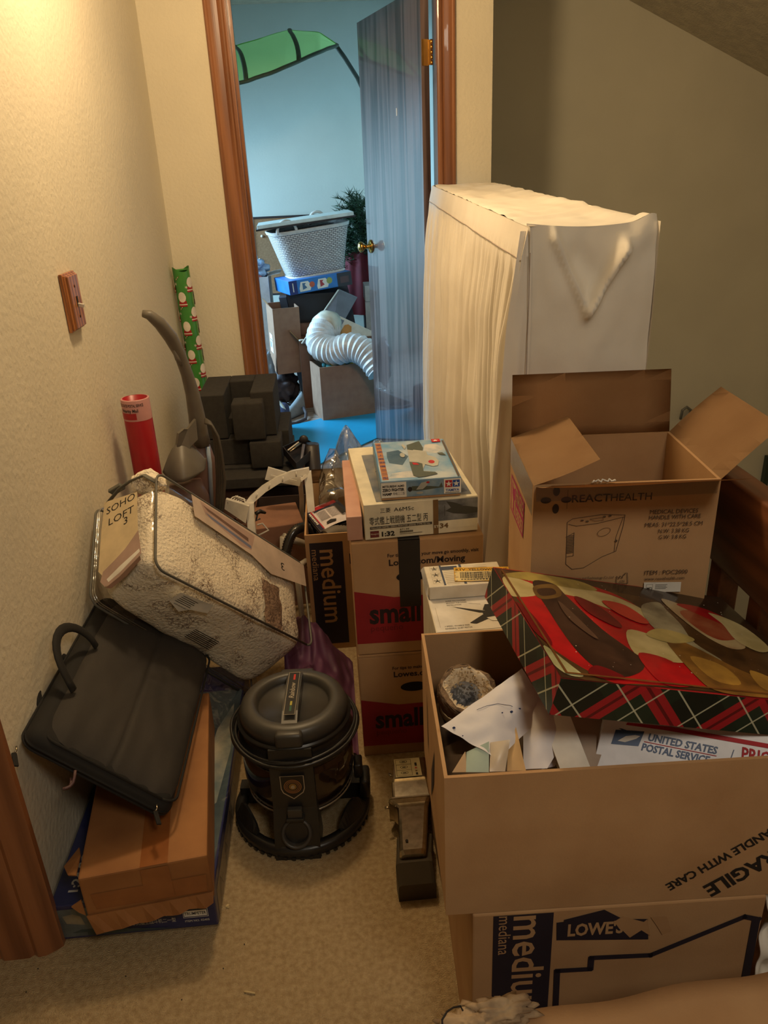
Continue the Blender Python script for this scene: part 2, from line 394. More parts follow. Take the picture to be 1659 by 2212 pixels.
def carton(t, w, d, h, m=None, th=0.005, closed=False, name='carton_body', inner=None, bulge=0.0):
    """an open or shut cardboard carton; corner of its front-left-bottom at the thing's origin"""
    m = m or KRAFT; inner = inner or KRAFT_IN
    mb = MB()
    if closed:
        mb.box(0, w, 0, d, 0, h, m, bev=0.003, seg=2)
    else:
        mb.box(0, w, 0, th, 0, h, m); mb.box(0, w, d-th, d, 0, h, m); mb.box(0, th, th, d-th, 0, h, m); mb.box(w-th, w, th, d-th, 0, h, m)
        mb.box(th, w-th, th, d-th, 0, th, m)
    return mb.build(name, t)
CRUMB = 0
# ---------------------------------------------------------------- open medical carton at the right
rx = thing('cardboard_carton', 'open kraft carton with a machine drawing on its front, flaps up, beside the stair railing', 'cardboard box', mat=frame((.311, 1.134, .620), (.293, -.024, 0), (.024, .293, 0)))
Wd, Dp, Ht = 0.300, 0.250, 0.2907
carton(rx, Wd, Dp, Ht)
panel(rx, 'flap', (0, Dp, Ht), (Wd, Dp, Ht), (0, .16, .99), .118, KRAFT, taper=.002)
panel(rx, 'flap', (0, 0, Ht), (0, Dp, Ht), (.94, 0, .36), .112, KRAFT, taper=.004)
panel(rx, 'flap', (Wd, Dp, Ht), (Wd, 0, Ht), (.70, 0, .70), .120, KRAFT, taper=.004)
panel(rx, 'flap', (0.004, 0, Ht-.002), (Wd-.002, 0, Ht-.002), (0, -.925, .385), .116, KRAFT, taper=.002)
mb = MB(); CLT = film('clear_packing_tape', glossy=0.06, rough=0.25, bump=0.1, bscale=20)
mb.faces([(0.004, -.0012, Ht-.028), (Wd-.004, -.0012, Ht-.024), (Wd-.004, -.0012, Ht-.001), (0.004, -.0012, Ht-.001)], [(0, 1, 2, 3)], CLT)
mb.faces([(-.0012, Dp-.005, Ht-.05), (-.0012, .005, Ht-.055), (-.0012, .005, Ht), (-.0012, Dp-.005, Ht)], [(0, 1, 2, 3)], CLT)
mb.build('packing_tape', rx)
# torn tape and ragged edge where the front flap was cut
mb = MB()
pts = [(Wd*(.30+.012*i), -.008-.004*math.sin(i*2.1), Ht+.004+.006*abs(math.sin(i*1.7))) for i in range(12)]
mb.tube(pts, .0016, WHITE, n=5); mb.build('torn_strip', rx)

# box that carries it and the one under the fan boxes
t = thing('cardboard_box', 'plain kraft box standing under the open medical carton', 'cardboard box', (.32, 1.145, 0)); carton(t, .27, .23, .618, closed=True)
t = thing('cardboard_box', 'plain kraft box standing under the white ceiling fan boxes', 'cardboard box', (.155, 1.14, 0)); carton(t, .150, .26, .399, closed=True)

# ---------------------------------------------------------------- big open moving box with keepsakes
bg = thing('moving_box', 'large open kraft box with upside-down fragile lettering, full of papers and keepsakes', 'cardboard box', (.108, .77, .408), -2)
BW, BD, BH = .545, .345, .252
carton(bg, BW, BD, BH, th=.005)
mb = MB(); CUT = M('dark_cut_in_cardboard', (44, 22, 14), 0.9)
for (y0, z0, z1, wq) in ((.245, .085, .205, .008), (.155, -.0, .0, .0)):
    if wq: mb.faces([(-.0008, y0-wq, z0), (-.0008, y0+.002, z0+.02), (-.0008, y0+wq*.8, z1), (-.0008, y0-.002, z1-.03)], [(0, 1, 2, 3)], CUT)
mb.faces([(-.0008, .20, .03), (-.0008, .185, .10), (-.0008, .13, .185), (-.0008, .15, .10)], [(0, 1, 2, 3)], CUT)
mb.build('torn_slots', bg)
low = thing('moving_box', 'kraft moving box marked medium, lowest box at the right front under the fragile box', 'cardboard box', (.146, .767, 0), -2)
carton(low, .427, .345, .406, closed=True)

# ---------------------------------------------------------------- stack of two small moving boxes
def small_box(label, z):
    t = thing('moving_box', label, 'cardboard box', (.014, 1.58, z), group='small red and kraft moving boxes')
    carton(t, .306, .40, .303, closed=True); return t
sb1 = small_box('lower of the two stacked small red and kraft moving boxes', 0)
for a in (-.001, .38): mb = MB(); mb.box(-.0, .306, a, a+.02, .303, .3095, KRAFT, bev=.001); mb.build('bent_flap', sb1)
sb2 = small_box('upper of the two stacked small moving boxes, black tape down its front', .311)
mb = MB(); mb.box(.108, .158, -.0016, 0.001, .128, .305, M('black_duct_tape', (38, 34, 32), .45)); mb.box(.108, .158, -.0016, .40, .303, .3046, MATS['black_duct_tape']); mb.build('black_tape', sb2)

# medium box behind, open, holding brochures and a hose
md = thing('moving_box', 'open kraft moving box marked medium beside the two small boxes', 'cardboard box', (-.118, 2.09, 0))
carton(md, .44, .43, .405)
panel(md, 'flap', (0.005, .425, .403), (.43, .425, .403), (0, .3, .95), .05, KRAFT, taper=.01)

# ---------------------------------------------------------------- model kit boxes on the stack
hk = thing('model_kit_box', 'large cream model aeroplane box on the small moving boxes', 'model kit box', (.048, 1.585, .6175), 3)
HKC = M('cream_kit_card', (226, 216, 188), .45)
mb = MB(); mb.box(0, .262, 0, .402, 0, .087, HKC, bev=.0015); mb.build('lid', hk)
tk = thing('model_kit_box', 'small blue and white model aeroplane box, topmost on the box stack', 'model kit box', (.089, 1.6, .7065))
mb = MB(); mb.box(0, .183, 0, .279, .006, .0445, M('kit_box_blue', (78, 120, 156), .35), bev=.0012); mb.build('lid', tk)
mb = MB(); mb.box(.002, .181, .002, .277, 0, .008, KRAFT_IN); mb.build('tray', tk)

# ---------------------------------------------------------------- white fan boxes
FANW = M('fan_box_white', (222, 214, 196), .5, var=(208, 198, 178), vscale=30)
fl = thing('ceiling_fan_box', 'white box printed with a black ceiling fan, lower of the two fan boxes', 'box', (.155, 1.13, .40))
mb = MB(); mb.box(0, .155, 0, .26, 0, .214, FANW, bev=.002)
mb.build('carton_body', fl)
fu = thing('ceiling_fan_box', 'narrow white box with a yellow barcode sticker, on top of the fan box', 'box', (.158, 1.30, .6155))
mb = MB(); mb.box(0, .152, 0, .088, 0, .0285, FANW, bev=.002); mb.build('carton_body', fu)
mb = MB()
for i in range(26):
    x = -.003+.004*nz(i, 3); z = .002+.0012*i
    mb.faces([(x, .002+.003*i, .004+z*.3), (x-.004, .006+.003*i, .012+z*.4), (x+.003, .010+.003*i, .030+.002*nz(i, 1))], [(0, 1, 2)], FANW)
mb.build('torn_wrap', fu)

# ---------------------------------------------------------------- festive lid of plaid sides and painted top
PLAID = bpy.data.materials.new('tartan_print'); PLAID.use_nodes = True
def tartan(m):
    nt = m.node_tree; b = nt.nodes['Principled BSDF']; b.inputs['Roughness'].default_value = .4
    tc = nt.nodes.new('ShaderNodeTexCoord'); mp = nt.nodes.new('ShaderNodeMapping'); mp.inputs['Rotation'].default_value = (0, 0, 0)
    nt.links.new(tc.outputs['UV'], mp.inputs['Vector']); sp = nt.nodes.new('ShaderNodeSeparateXYZ'); nt.links.new(mp.outputs[0], sp.inputs[0])
    def band(src, freq, ph, half):
        a = nt.nodes.new('ShaderNodeMath'); a.operation = 'MULTIPLY_ADD'; a.inputs[1].default_value = freq; a.inputs[2].default_value = ph; nt.links.new(src, a.inputs[0])
        f = nt.nodes.new('ShaderNodeMath'); f.operation = 'PINGPONG'; f.inputs[1].default_value = .5; nt.links.new(a.outputs[0], f.inputs[0])
        c = nt.nodes.new('ShaderNodeMath'); c.operation = 'LESS_THAN'; c.inputs[1].default_value = half; nt.links.new(f.outputs[0], c.inputs[0]); return c.outputs[0]
    def mixc(prev, fac, col, amt=1):
        x = nt.nodes.new('ShaderNodeMix'); x.data_type = 'RGBA'; x.inputs['B'].default_value = rgb(*col)
        if prev is None: x.inputs['A'].default_value = rgb(22, 30, 24)
        else: nt.links.new(prev, x.inputs['A'])
        k = nt.nodes.new('ShaderNodeMath'); k.operation = 'MULTIPLY'; k.inputs[1].default_value = amt; nt.links.new(fac, k.inputs[0]); nt.links.new(k.outputs[0], x.inputs['Factor']); return x.outputs['Result']
    X, Y = sp.outputs[0], sp.outputs[1]; c = None
    for s in (X, Y): c = mixc(c, band(s, 1, .25, .18), (34, 50, 36), .6)
    for s in (X, Y): c = mixc(c, band(s, 1, 0, .10), (176, 30, 40), .8)
    for s in (X, Y): c = mixc(c, band(s, 1, 0, .018), (40, 14, 18), .7)
    for s in (X, Y): c = mixc(c, band(s, 2, .5, .018), (196, 196, 168), .8)
    nt.links.new(c, b.inputs['Base Color'])
tartan(PLAID)
san = thing('gift_box', 'festive gift box with tartan sides and painted red top, resting on the fragile box', 'gift box', mat=frame((.2599, .7854, .7909), (.967, .056, -.2487), (-.0631, .9978, -.0209)))
SW_, SD_, SH_ = .420, .3195, .055
mb = MB(); mb.mats.append(PLAID)
uvl = mb.bm.loops.layers.uv.new('uv')
def quad_uv(ps, w, h):
    vs = [mb.bm.verts.new(p) for p in ps]; f = mb.bm.faces.new(vs); k = 1/.125
    for l, (u, v) in zip(f.loops, ((0, 0), (w, 0), (w, h), (0, h))):
        a, b = u*k*.70710678, v*k*.70710678; l[uvl].uv = (a+b, b-a+.3)
x, y, z = SW_, SD_, -SH_
quad_uv([(0, 0, z), (x, 0, z), (x, 0, 0), (0, 0, 0)], x, SH_); quad_uv([(0, y, z), (0, 0, z), (0, 0, 0), (0, y, 0)], y, SH_)
quad_uv([(x, 0, z), (x, y, z), (x, y, 0), (x, 0, 0)], y, SH_); quad_uv([(x, y, z), (0, y, z), (0, y, 0), (x, y, 0)], x, SH_)
quad_uv([(0, 0, 0), (x, 0, 0), (x, y, 0), (0, y, 0)], .01, .01); quad_uv([(0, y, z), (x, y, z), (x, 0, z), (0, 0, z)], .01, .01)
mb.build('box_sides', san)

# ---------------------------------------------------------------- mattress on its side under a ruffled bed skirt
CLOTH = M('white_bed_linen', (238, 232, 220), .9, var=(230, 222, 208), vscale=5, bump=.25, bscale=30, bdist=.004)
a2 = math.radians(-2.0)
mt = thing('mattress', 'mattress stood on its long side against the wall, draped in a white fitted cover', 'mattress', (.384, 1.495, 0), -2)
mb = MB(); L_, T_ = 1.80, .252
mw = .246
def mtop(y): return 1.285+.055*y/1.8
# near end: a sheet pulled over the corner, sagging folds at the top
def endp(u, v):
    x = mw*u; zt = mtop(0); z = zt*v
    yy = 0
    top = max(0, (v-.86)/.14)
    e = (2*u-1)
    rnd = .010*(abs(e)**6)
    yy += rnd + .025*top**2.2
    def seg(x0, y0, x1, y1, w0):
        px, py = u-x0, (v-y0)*4.2; dx, dy = x1-x0, (y1-y0)*4.2; t = max(0, min(1, (px*dx+py*dy)/(dx*dx+dy*dy)))
        return math.exp(-(((px-t*dx)**2+(py-t*dy)**2)**.5/w0)**2)
    # a loose fold of sheet hanging from the top edge in a V
    yy -= .020*seg(.20, .985, .44, .885, .030)+.036*seg(.47, .872, .74, .965, .038)-.018*seg(.40, .95, .55, .92, .10)
    yy -= .012*seg(.74, .965, .97, .985, .08)
    yy += .006*nz(u*3, v*9, 1)+.003*nz(u*9, v*25, 4)
    z += .012*top*(-math.sin(u*PI))*.8 + .010*math.exp(-((u-.95)/.08)**2)*top
    return (x, yy, z)
mb.grid(endp, 48, 110, CLOTH)
def topp(u, v):
    y = .025+(L_-.025)*v; x = mw*u
    z = mtop(y)-.012*math.sin(u*PI)*(1-.5*v) - .006*(abs(2*u-1)**8) + .004*nz(u*5, v*12, 2) + .005*nz(u*1.5+v*6, v*30-u*4, 7)*(1)
    if v < .03: z += .010*math.exp(-((u-.95)/.08)**2)
    return (x, y, z)
mb.grid(topp, 40, 160, CLOTH)
for xs in (0, mw):
    def sd(u, v, xs=xs):
        y = .03+(L_-.03)*u; zt = mtop(y)-.006
        return (xs+(.004*nz(u*7, v*6, xs*40)), y if u > 0 else .004, zt*v)
    mb.grid(sd, 40, 30, CLOTH)
def farp(u, v): return (mw*u, L_+.004*math.sin(u*PI), (mtop(L_)-.006)*v)
mb.grid(farp, 10, 10, CLOTH)
mb.build('mattress_cover', mt)
# gathered skirt: flat band, seam, then pleats falling and swelling outwards
SK = M('gathered_skirt_linen', (240, 233, 222), .88, var=(232, 224, 212), vscale=6, bump=.15, bscale=60)
def pleat(y, v, k=0):
    g = math.sin(y*290+2.6*math.sin(y*23)+k)+.5*math.sin(y*431+1.7*math.sin(y*31))
    mid = math.sin(y*112+2.4*math.sin(y*17+1)+.9*math.sin(v*3)); mid = math.copysign(abs(mid)**.7, mid)
    big = math.sin(y*43+1.3*math.sin(y*11)+1.1*v)
    return (.0030*min(1, v*20)*g*(1-.75*min(1, v*1.6)) + .0150*min(1, v*7)*mid*(1-.25*v) + .014*min(1, v*2)*big)
def skirt(u, v):
    y = .0+L_*u; top = mtop(y)-.008
    if v < .055:
        q = v/.055; x = -.004-.012*q; z = top-.055*q+.002; return (x, y, z)
    q = (v-.055)/.945; z = top-.055-(top-.11)*q
    near = max(0, 1-(y/.16))
    x = -.016-.018*math.sin(min(1, q*1.3)*PI*.5)-pleat(y, q)-.055*near*min(1, q*1.1)
    if y < .02: x += 0
    stack = max(0, min(1, (1-abs(y-.30)/.42)*2))*max(0, min(1, (.80-z)*6))
    x += .018*stack
    cr = .004*nz(y*6, z*9, 3)
    return (x+cr, y-.02*near*q, z)
mb = MB(); mb.grid(skirt, 620, 60, SK)
sk = mb.build('bed_skirt', mt)
def corner(u, v):     # the end panel of the skirt, between the seam at the mattress corner and the last pleat
    z = (mtop(0)-.012)*(1-v)+.06*v; q = v
    x0 = -.016-.018*math.sin(min(1, q*1.3)*PI*.5)-.055*min(1, q*1.1)-pleat(0, q); y0 = -.02*q
    pe = endp(.03, min(.995, z/mtop(0))); x1 = pe[0]; y1 = pe[1]-.002
    y0 = -.02*q+.012*max(0, 1-q*12)
    x = x0*(1-u)+x1*u; y = y0*(1-u)+y1*u-.012*math.sin(u*PI)*(.4+.6*q)+.007*nz(u*3, v*10, 5)*math.sin(u*PI)
    return (x, y, z)
mb = MB(); mb.grid(corner, 14, 80, SK); mb.build('skirt_end', mt)
mb = MB(); SEAM = M('skirt_seam_thread', (176, 160, 150), .9)
mb.tube([skirt(i/120, .0555)+Vector((-.001, 0, 0)) if False else (skirt(i/120, .0555)[0]-.001, skirt(i/120, .0555)[1], skirt(i/120, .0555)[2]) for i in range(121)], .0011, SEAM, n=5)
mb.tube([(0.0, -.005+.001*math.sin(i), mtop(0)-.05-1.15*i/60) for i in range(61)], .0009, SEAM, n=5)
mb.build('seam', mt)

# ---------------------------------------------------------------- blue kit box on the floor and the taped long box on it
tb = thing('model_kit_box', 'large flat blue model aeroplane box on the floor under the taped brown box', 'model kit box', (-.625, 1.12, 0))
TBL = M('kit_box_navy', (34, 44, 100), .42, var=(30, 40, 92))
mb = MB(); mb.box(0, .318, 0, .78, .002, .095, TBL, bev=.003); mb.build('lid', tb)
mb = MB(); mb.box(.004, .316, .004, .676, 0, .02, KRAFT_IN); mb.faces([(.3188, .02, .004), (.3188, .67, .004), (.3188, .67, .066), (.3188, .03, .066)], [(0, 1, 2, 3)], M('grey_kraft_tray', (150, 134, 108), .7)); mb.build('tray', tb)
mb = MB(); SHR = film('shrink_wrap', tint=(250, 250, 250), glossy=.03, rough=.08, bump=.8, bscale=9, edge=.2)
mb.box(-.0015+.0, .3205, -.002, .782, .001, .0975, SHR); wr = mb.build('shrink_wrap', tb)
br = thing('cardboard_box', 'long worn brown box patched with packing tape, lying on the blue kit box', 'cardboard box', (-.535, 1.075, .0985), 7)
mb = MB(); OLD = M('old_brown_cardboard', (164, 112, 64), .75, var=(134, 86, 46), vscale=6)
t = bmesh.new(); bmesh.ops.create_grid(t, x_segments=1, y_segments=1, size=1); t.free()
mb.box(0, .236, 0, .52, 0, .112, OLD, bev=.004)
mb.build('carton_body', br)
mb = MB()
mb.faces([(.02, -.0015, .03), (.225, -.0015, .022), (.228, -.0015, .066), (.015, -.0015, .07)], [(0, 1, 2, 3)], TAPEC)
mb.faces([(.11, -.0025, .028), (.165, -.0025, .026), (.163, -.0025, .108), (.112, -.0025, .108)], [(0, 1, 2, 3)], TAPEC)
mb.faces([(.112, -.001, .1135), (.163, -.001, .1135), (.160, .50, .1135), (.110, .50, .1135)], [(0, 1, 2, 3)], TAPEC)
mb.build('packing_tape', br)
mb = MB()   # ragged end flaps drooping over the kit box
random.seed(3)
top = [(.0+.236*i/14, -.003, .020) for i in range(15)]
bot = [(.012+.222*i/14, -.012-.004*math.sin(i*2), -.002-.020*(1-i/15)+.005*math.sin(i*1.9)) for i in range(15)]
mb.faces(top+bot, [(i, i+1, i+16, i+15) for i in range(14)], OLD)
f2 = [(-.004, .01, .112), (-.020, .018, .108), (-.034, .05, .098), (-.012, .09, .10), (-.004, .06, .11)]
mb.faces(f2, [(0, 1, 2, 3, 4)], OLD); mb.faces([(-.003, .0, .06), (-.022, -.002, .05), (-.012, .0, .03), (-.002, .0, .02)], [(0, 1, 2, 3)], OLD)
mb.build('torn_flap', br, solid=.003)

# ---------------------------------------------------------------- briefcase
NYL = M('black_nylon', (46, 42, 38), .8, var=(54, 49, 44), vscale=6, bump=.5, bscale=500, bdist=.001)
NYD = M('black_nylon_gusset', (26, 24, 22), .85)
bf = thing('briefcase', 'black fabric laptop briefcase lying tilted between the left wall and the comforter bag', 'briefcase', mat=frame((-.57, 1.186, .472), (.213, -.006, -.185), (-.003, .37, -.016)))
mb = MB(); mb.box(-.026, .290, -.012, .56, -.066, -.016, NYD, bev=.028, seg=5, smooth=True); mb.build('bag_body', bf)
mb = MB()
def pk(u, v):
    x = .0+.284*u; y = .003+.545*v; a = abs(2*u-1); b = abs(2*v-1)
    z = -.020+.022*(1-a**8)*(1-b**10)+.0035*nz(u*4, v*4, 3)+.002*nz(u*11, v*7, 9)
    z -= .004*math.exp(-((u-.50)/.016)**2)+.003*math.exp(-((v-.52)/.013)**2)*(u > .5)
    r = .05
    if a > .7 and b > .8: s_ = 1-.05*((a-.7)/.3)*((b-.8)/.2); x = .142+(x-.142)*s_; y = .275+(y-.275)*s_
    return (x, y, z)
mb.grid(pk, 60, 60, NYL); mb.build('front_pocket', bf)
mb = MB()
def rrect(x0, x1, y0, y1, z, r=.03, n=6):
    out = []
    for cx, cy, a in ((x1-r, y0+r, -PI/2), (x1-r, y1-r, 0), (x0+r, y1-r, PI/2), (x0+r, y0+r, PI)):
        out += [(cx+r*math.cos(a+PI/2*i/n), cy+r*math.sin(a+PI/2*i/n), z) for i in range(n+1)]
    return out+[out[0]]
mb.tube(rrect(-.002, .289, .0, .553, -.020), .0028, NYD, n=6); mb.tube(rrect(-.027, .289, -.011, .559, -.048), .0026, NYD, n=6)
mb.build('zip_piping', bf)
def zpull(x, y, z):
    mb = MB(); mb.tube([(x, y, z), (x+.004, y-.006, z-.002), (x+.003, y-.012, z-.005)], .0018, STEEL, n=6)
    mb.box(-.005, .005, -.030, 0, -.002, .002, NYD, bev=.0015, mat=Matrix.Translation((x+.003, y-.012, z-.005)) @ Matrix.Rotation(.5, 4, 'Z')); mb.build('zip_pull', bf)
zpull(.255, -.008, -.03); zpull(-.026, -.012, -.055)
def handle(x, z0, y0, y1, hgt, lean):
    mb = MB(); pts = []
    for i in range(17):
        a = PI*i/16; pts.append((x-lean*math.sin(a), y0+(y1-y0)*(1-math.cos(a))/2, z0+hgt*math.sin(a)**.8))
    mb.tube(pts, .011, NYD, n=10, flat=.45); mb.build('carry_handle', bf)
handle(.012, .002, .13, .30, .040, .085); handle(-.020, -.06, .12, .29, .02, .040)
mb = MB(); mb.tube([(.09+.005*math.sin(i), -.015-.03*math.sin(PI*i/10), -.06-.012*math.sin(PI*i/10)+.002*i) for i in range(11)], .003, M('plum_strap', (92, 66, 66), .5), n=6); mb.build('strap_loop', bf)

# ---------------------------------------------------------------- comforter in a clear zipped bag
FX, FY = (.52, .475, -.71), (-.0727, .8528, .5172)
cf = thing('comforter_bag', 'cream sherpa comforter set folded in a clear plastic zip bag with a label card', 'comforter', mat=frame((-.425, 1.55, .602), FX, FY))
SHP = bpy.data.materials.new('cream_sherpa'); SHP.use_nodes = True
def sherpa(m):
    nt = m.node_tree; b = nt.nodes['Principled BSDF']; b.inputs['Roughness'].default_value = 1
    tc = nt.nodes.new('ShaderNodeTexCoord'); n0 = nt.nodes.new('ShaderNodeTexNoise'); n0.inputs['Scale'].default_value = 40
    nt.links.new(tc.outputs['Object'], n0.inputs[0])
    ad = nt.nodes.new('ShaderNodeMix'); ad.data_type = 'RGBA'; ad.blend_type = 'LINEAR_LIGHT'; ad.inputs[0].default_value = .03
    nt.links.new(tc.outputs['Object'], ad.inputs['A']); nt.links.new(n0.outputs['Color'], ad.inputs['B'])
    v = nt.nodes.new('ShaderNodeTexVoronoi'); v.feature = 'DISTANCE_TO_EDGE'; v.inputs['Scale'].default_value = 75; nt.links.new(ad.outputs['Result'], v.inputs['Vector'])
    cr = nt.nodes.new('ShaderNodeMapRange'); cr.inputs['From Max'].default_value = .13; nt.links.new(v.outputs[0], cr.inputs['Value'])
    n1 = nt.nodes.new('ShaderNodeTexNoise'); n1.inputs['Scale'].default_value = 9; n1.inputs['Distortion'].default_value = 1; nt.links.new(tc.outputs['Object'], n1.inputs[0])
    mr = nt.nodes.new('ShaderNodeMapRange'); mr.inputs['From Min'].default_value = .49; mr.inputs['From Max'].default_value = .57; nt.links.new(n1.outputs['Fac'], mr.inputs['Value'])
    inv = nt.nodes.new('ShaderNodeMath'); inv.operation = 'SUBTRACT'; inv.inputs[0].default_value = 1; nt.links.new(cr.outputs[0], inv.inputs[1])
    mu = nt.nodes.new('ShaderNodeMath'); mu.operation = 'MULTIPLY'; nt.links.new(inv.outputs[0], mu.inputs[0]); nt.links.new(mr.outputs[0], mu.inputs[1])
    mx = nt.nodes.new('ShaderNodeMix'); mx.data_type = 'RGBA'; mx.inputs['A'].default_value = rgb(246, 234, 210); mx.inputs['B'].default_value = rgb(132, 110, 92)
    nt.links.new(mu.outputs[0], mx.inputs[0]); nt.links.new(mx.outputs['Result'], b.inputs['Base Color'])
    bp = nt.nodes.new('ShaderNodeBump'); bp.inputs['Strength'].default_value = .8; bp.inputs['Distance'].default_value = .006
    n2 = nt.nodes.new('ShaderNodeTexNoise'); n2.inputs['Scale'].default_value = 130; nt.links.new(tc.outputs['Object'], n2.inputs[0])
    nt.links.new(n2.outputs[0], bp.inputs['Height']); nt.links.new(bp.outputs[0], b.inputs['Normal'])
sherpa(SHP)
LX, LY, LZ = .60, .275, .198
def pillow(a, b, infl, m, disp, ns=9, nn=(44, 26, 18)):
    """rounded box surface between corners a and b, pushed out and rumpled"""
    mb = MB(); t = bmesh.new(); bmesh.ops.create_cube(t, size=2)
    bmesh.ops.subdivide_edges(t, edges=list(t.edges), cuts=26, use_grid_fill=True)
    ca = (Vector(a)+Vector(b))/2; h = (Vector(b)-Vector(a))/2
    for v in t.verts:
        c = v.co.copy(); e = 9
        n = (abs(c.x)**e+abs(c.y)**e+abs(c.z)**e)**(1/e); c = c/n
        q = Vector((c.x*h.x, c.y*h.y, c.z*h.z))
        bul = 1-max(sorted((abs(c.x), abs(c.y), abs(c.z)))[1], 0)**2
        ax = max(range(3), key=lambda k: abs(c[k])); q[ax] += math.copysign(infl*bul, c[ax])
        n3 = mnoise.noise_vector(q*ns)*disp+mnoise.noise_vector(q*ns*3)*disp*.35
        v.co = ca+q+n3
    mb.merge(t, m, None, True); return mb
mb = pillow((.012, .010, -LZ+.01), (LX-.015, LY-.012, -.008), .008, SHP, .007); mb.build('folded_comforter', cf)
mb = MB(); BRS = M('brown_sherpa', (150, 124, 104), 1, var=(108, 84, 68), vscale=110, bump=1, bscale=130, bdist=.006)
mb.grid(lambda u, v: (.395+.075*u+.01*nz(v*3, 2), .006+.135*v, .002+.004*nz(u*3, v*4)+.006*math.sin(v*PI)*math.sin(u*PI)), 14, 20, BRS)
mb.build('brown_sherpa_band', cf)
mb = pillow((-.002, -.002, -LZ-.002), (LX+.002, LY+.002, .004), .010, film('clear_vinyl', tint=(250, 250, 250), glossy=.015, rough=.10, bump=.9, bscale=7, edge=.22), .0025, ns=5); mb.build('vinyl_bag', cf)
PIP = M('grey_piping', (96, 94, 86), .5)
def rr3(f, x1, y1, r=.028, n=6):
    out = []
    for cx, cy, a in ((x1-r, r, -PI/2), (x1-r, y1-r, 0), (r, y1-r, PI/2), (r, r, PI)):
        out += [f(cx+r*math.cos(a+PI/2*i/n), cy+r*math.sin(a+PI/2*i/n)) for i in range(n+1)]
    return out+[out[0]]
mb = MB(); mb.tube(rr3(lambda a, b: (a, b, .004), LX, LY), .0032, PIP, n=7); mb.build('piping', cf)
mb = MB(); mb.tube(rr3(lambda a, b: (a, b, -LZ-.002), LX, LY), .0028, PIP, n=7)
for q in (.006, .012): mb.tube(rr3(lambda a, b, q=q: (a, b-.0, -LZ+q), LX+.002, LY), .0014, film('vinyl_welt', glossy=.35), n=6)
mb.build('piping', cf)
mb = MB()
mb.tube([(.012, LY-.02, -.008), (-.006, LY+.004, -.03), (-.010, LY+.006, -.07), (-.008, LY+.004, -.11), (-.006, LY-.02, -.155)], .010, M('grey_web_strap', (104, 102, 92), .7), n=8, flat=.3)
mb.build('web_handle', cf)
mb = MB(); mb.box(-.018, .002, LY+.002, LY+.012, -.14, -.10, MATS['grey_web_strap'], bev=.002); mb.build('strap_tab', cf)
mb = pillow((.004, LY-.005, -.085), (.06, LY+.030, -.02), .008, SHP, .007, ns=30); mb.build('comforter_corner', cf)

# ================================================================ more things in the hall
# ---------------------------------------------------------------- round water vacuum
VD = M('vacuum_black', (34, 32, 30), .35, var=(40, 38, 35)); VG = M('vacuum_charcoal', (58, 55, 50), .42, var=(64, 60, 54)); SMK = M('smoked_tank', (40, 26, 20), .12, coat=.6)
SILV = M('silver_print', (176, 168, 148), .35, metal=.6)
vc = thing('canister_vacuum', 'round black water-filter canister vacuum on the carpet in front of the purple cloth', 'vacuum cleaner', (-.140, 1.435, 0), -3)
mb = MB(); mb.lathe([(.136, .002), (.152, .002), (.160, .010), (.160, .024), (.152, .032), (.136, .030), (.133, .016), (.136, .002)], VD, n=64, c=(0, -.012))
for k in range(22):
    a = -PI*.9+k*PI*.8/21; mb.box(-.004, .004, .150, .1615, .003, .010, VD, mat=Matrix.Translation((0, -.012, 0)) @ Matrix.Rotation(a-PI/2, 4, 'Z'))
mb.box(-.02, .02, -.12, .13, .02, .05, VD); mb.box(-.15, .15, .005, .035, .004, .05, VD)
mb.build('dolly_base', vc)
for sx in (-1, 1):
    mb = MB()
    for i in range(1):
        a0, a1 = (math.radians(197), math.radians(232)) if sx < 0 else (math.radians(308), math.radians(343))
        n = 12; up = [(math.cos(a0+(a1-a0)*i/n)*.145, math.sin(a0+(a1-a0)*i/n)*.145, .034+.048*math.sin(PI*i/n)**.7) for i in range(n+1)]
        lo = [(math.cos(a0+(a1-a0)*i/n)*.156, math.sin(a0+(a1-a0)*i/n)*.156, .033) for i in range(n+1)]
        mb.faces(up+lo, [(i, i+1, n+2+i, n+1+i) for i in range(n)], VD)
    mb.build('fender', vc, solid=.006)
mb = MB(); mb.lathe([(0, .045), (.06, .048), (.106, .072), (.120, .088), (.127, .13), (.127, .19), (.122, .215), (0, .215)], SMK, n=56); mb.build('water_tank', vc)
mb = MB(); mb.lathe([(.1185, .083), (.1222, .085), (.1228, .0875), (.1205, .089)], SILV, n=56); mb.build('tank_trim', vc)
mb = MB(); mb.lathe([(0, .214), (.130, .214), (.133, .222), (.128, .232), (.121, .238), (.121, .262), (.128, .268), (.129, .275), (0, .276)], VD, n=64); mb.build('motor_housing', vc)
mb = MB()
mb.lathe([(.0, .276), (.122, .274), (.121, .292), (.116, .305), (.108, .311), (.092, .313), (.084, .309), (.080, .297), (.078, .292), (0, .292)], VG, n=64)
mb.box(-.030, .030, -.128, -.100, .272, .309, VG, bev=.008); mb.box(-.04, .04, .095, .130, .270, .300, VG, bev=.006)
mb.build('lid', vc)
mb = MB()
mb.prism([(-.092, .293), (.092, .293), (.092, .313), (.06, .322), (0, .325), (-.06, .322), (-.092, .313)], -.017, .017, VG, axis='X')
mb.build('lid_handle', vc)
mb = MB()
def coil(r, z, amp, ph, sag):
    return [(r*math.cos(a)*(1+.015*math.sin(3*a+ph)), r*math.sin(a)*(1+.01*math.cos(2*a+ph)), z+amp*math.sin(a+ph)-sag*max(0, -math.sin(a))) for a in [2*PI*i/72 for i in range(73)]]
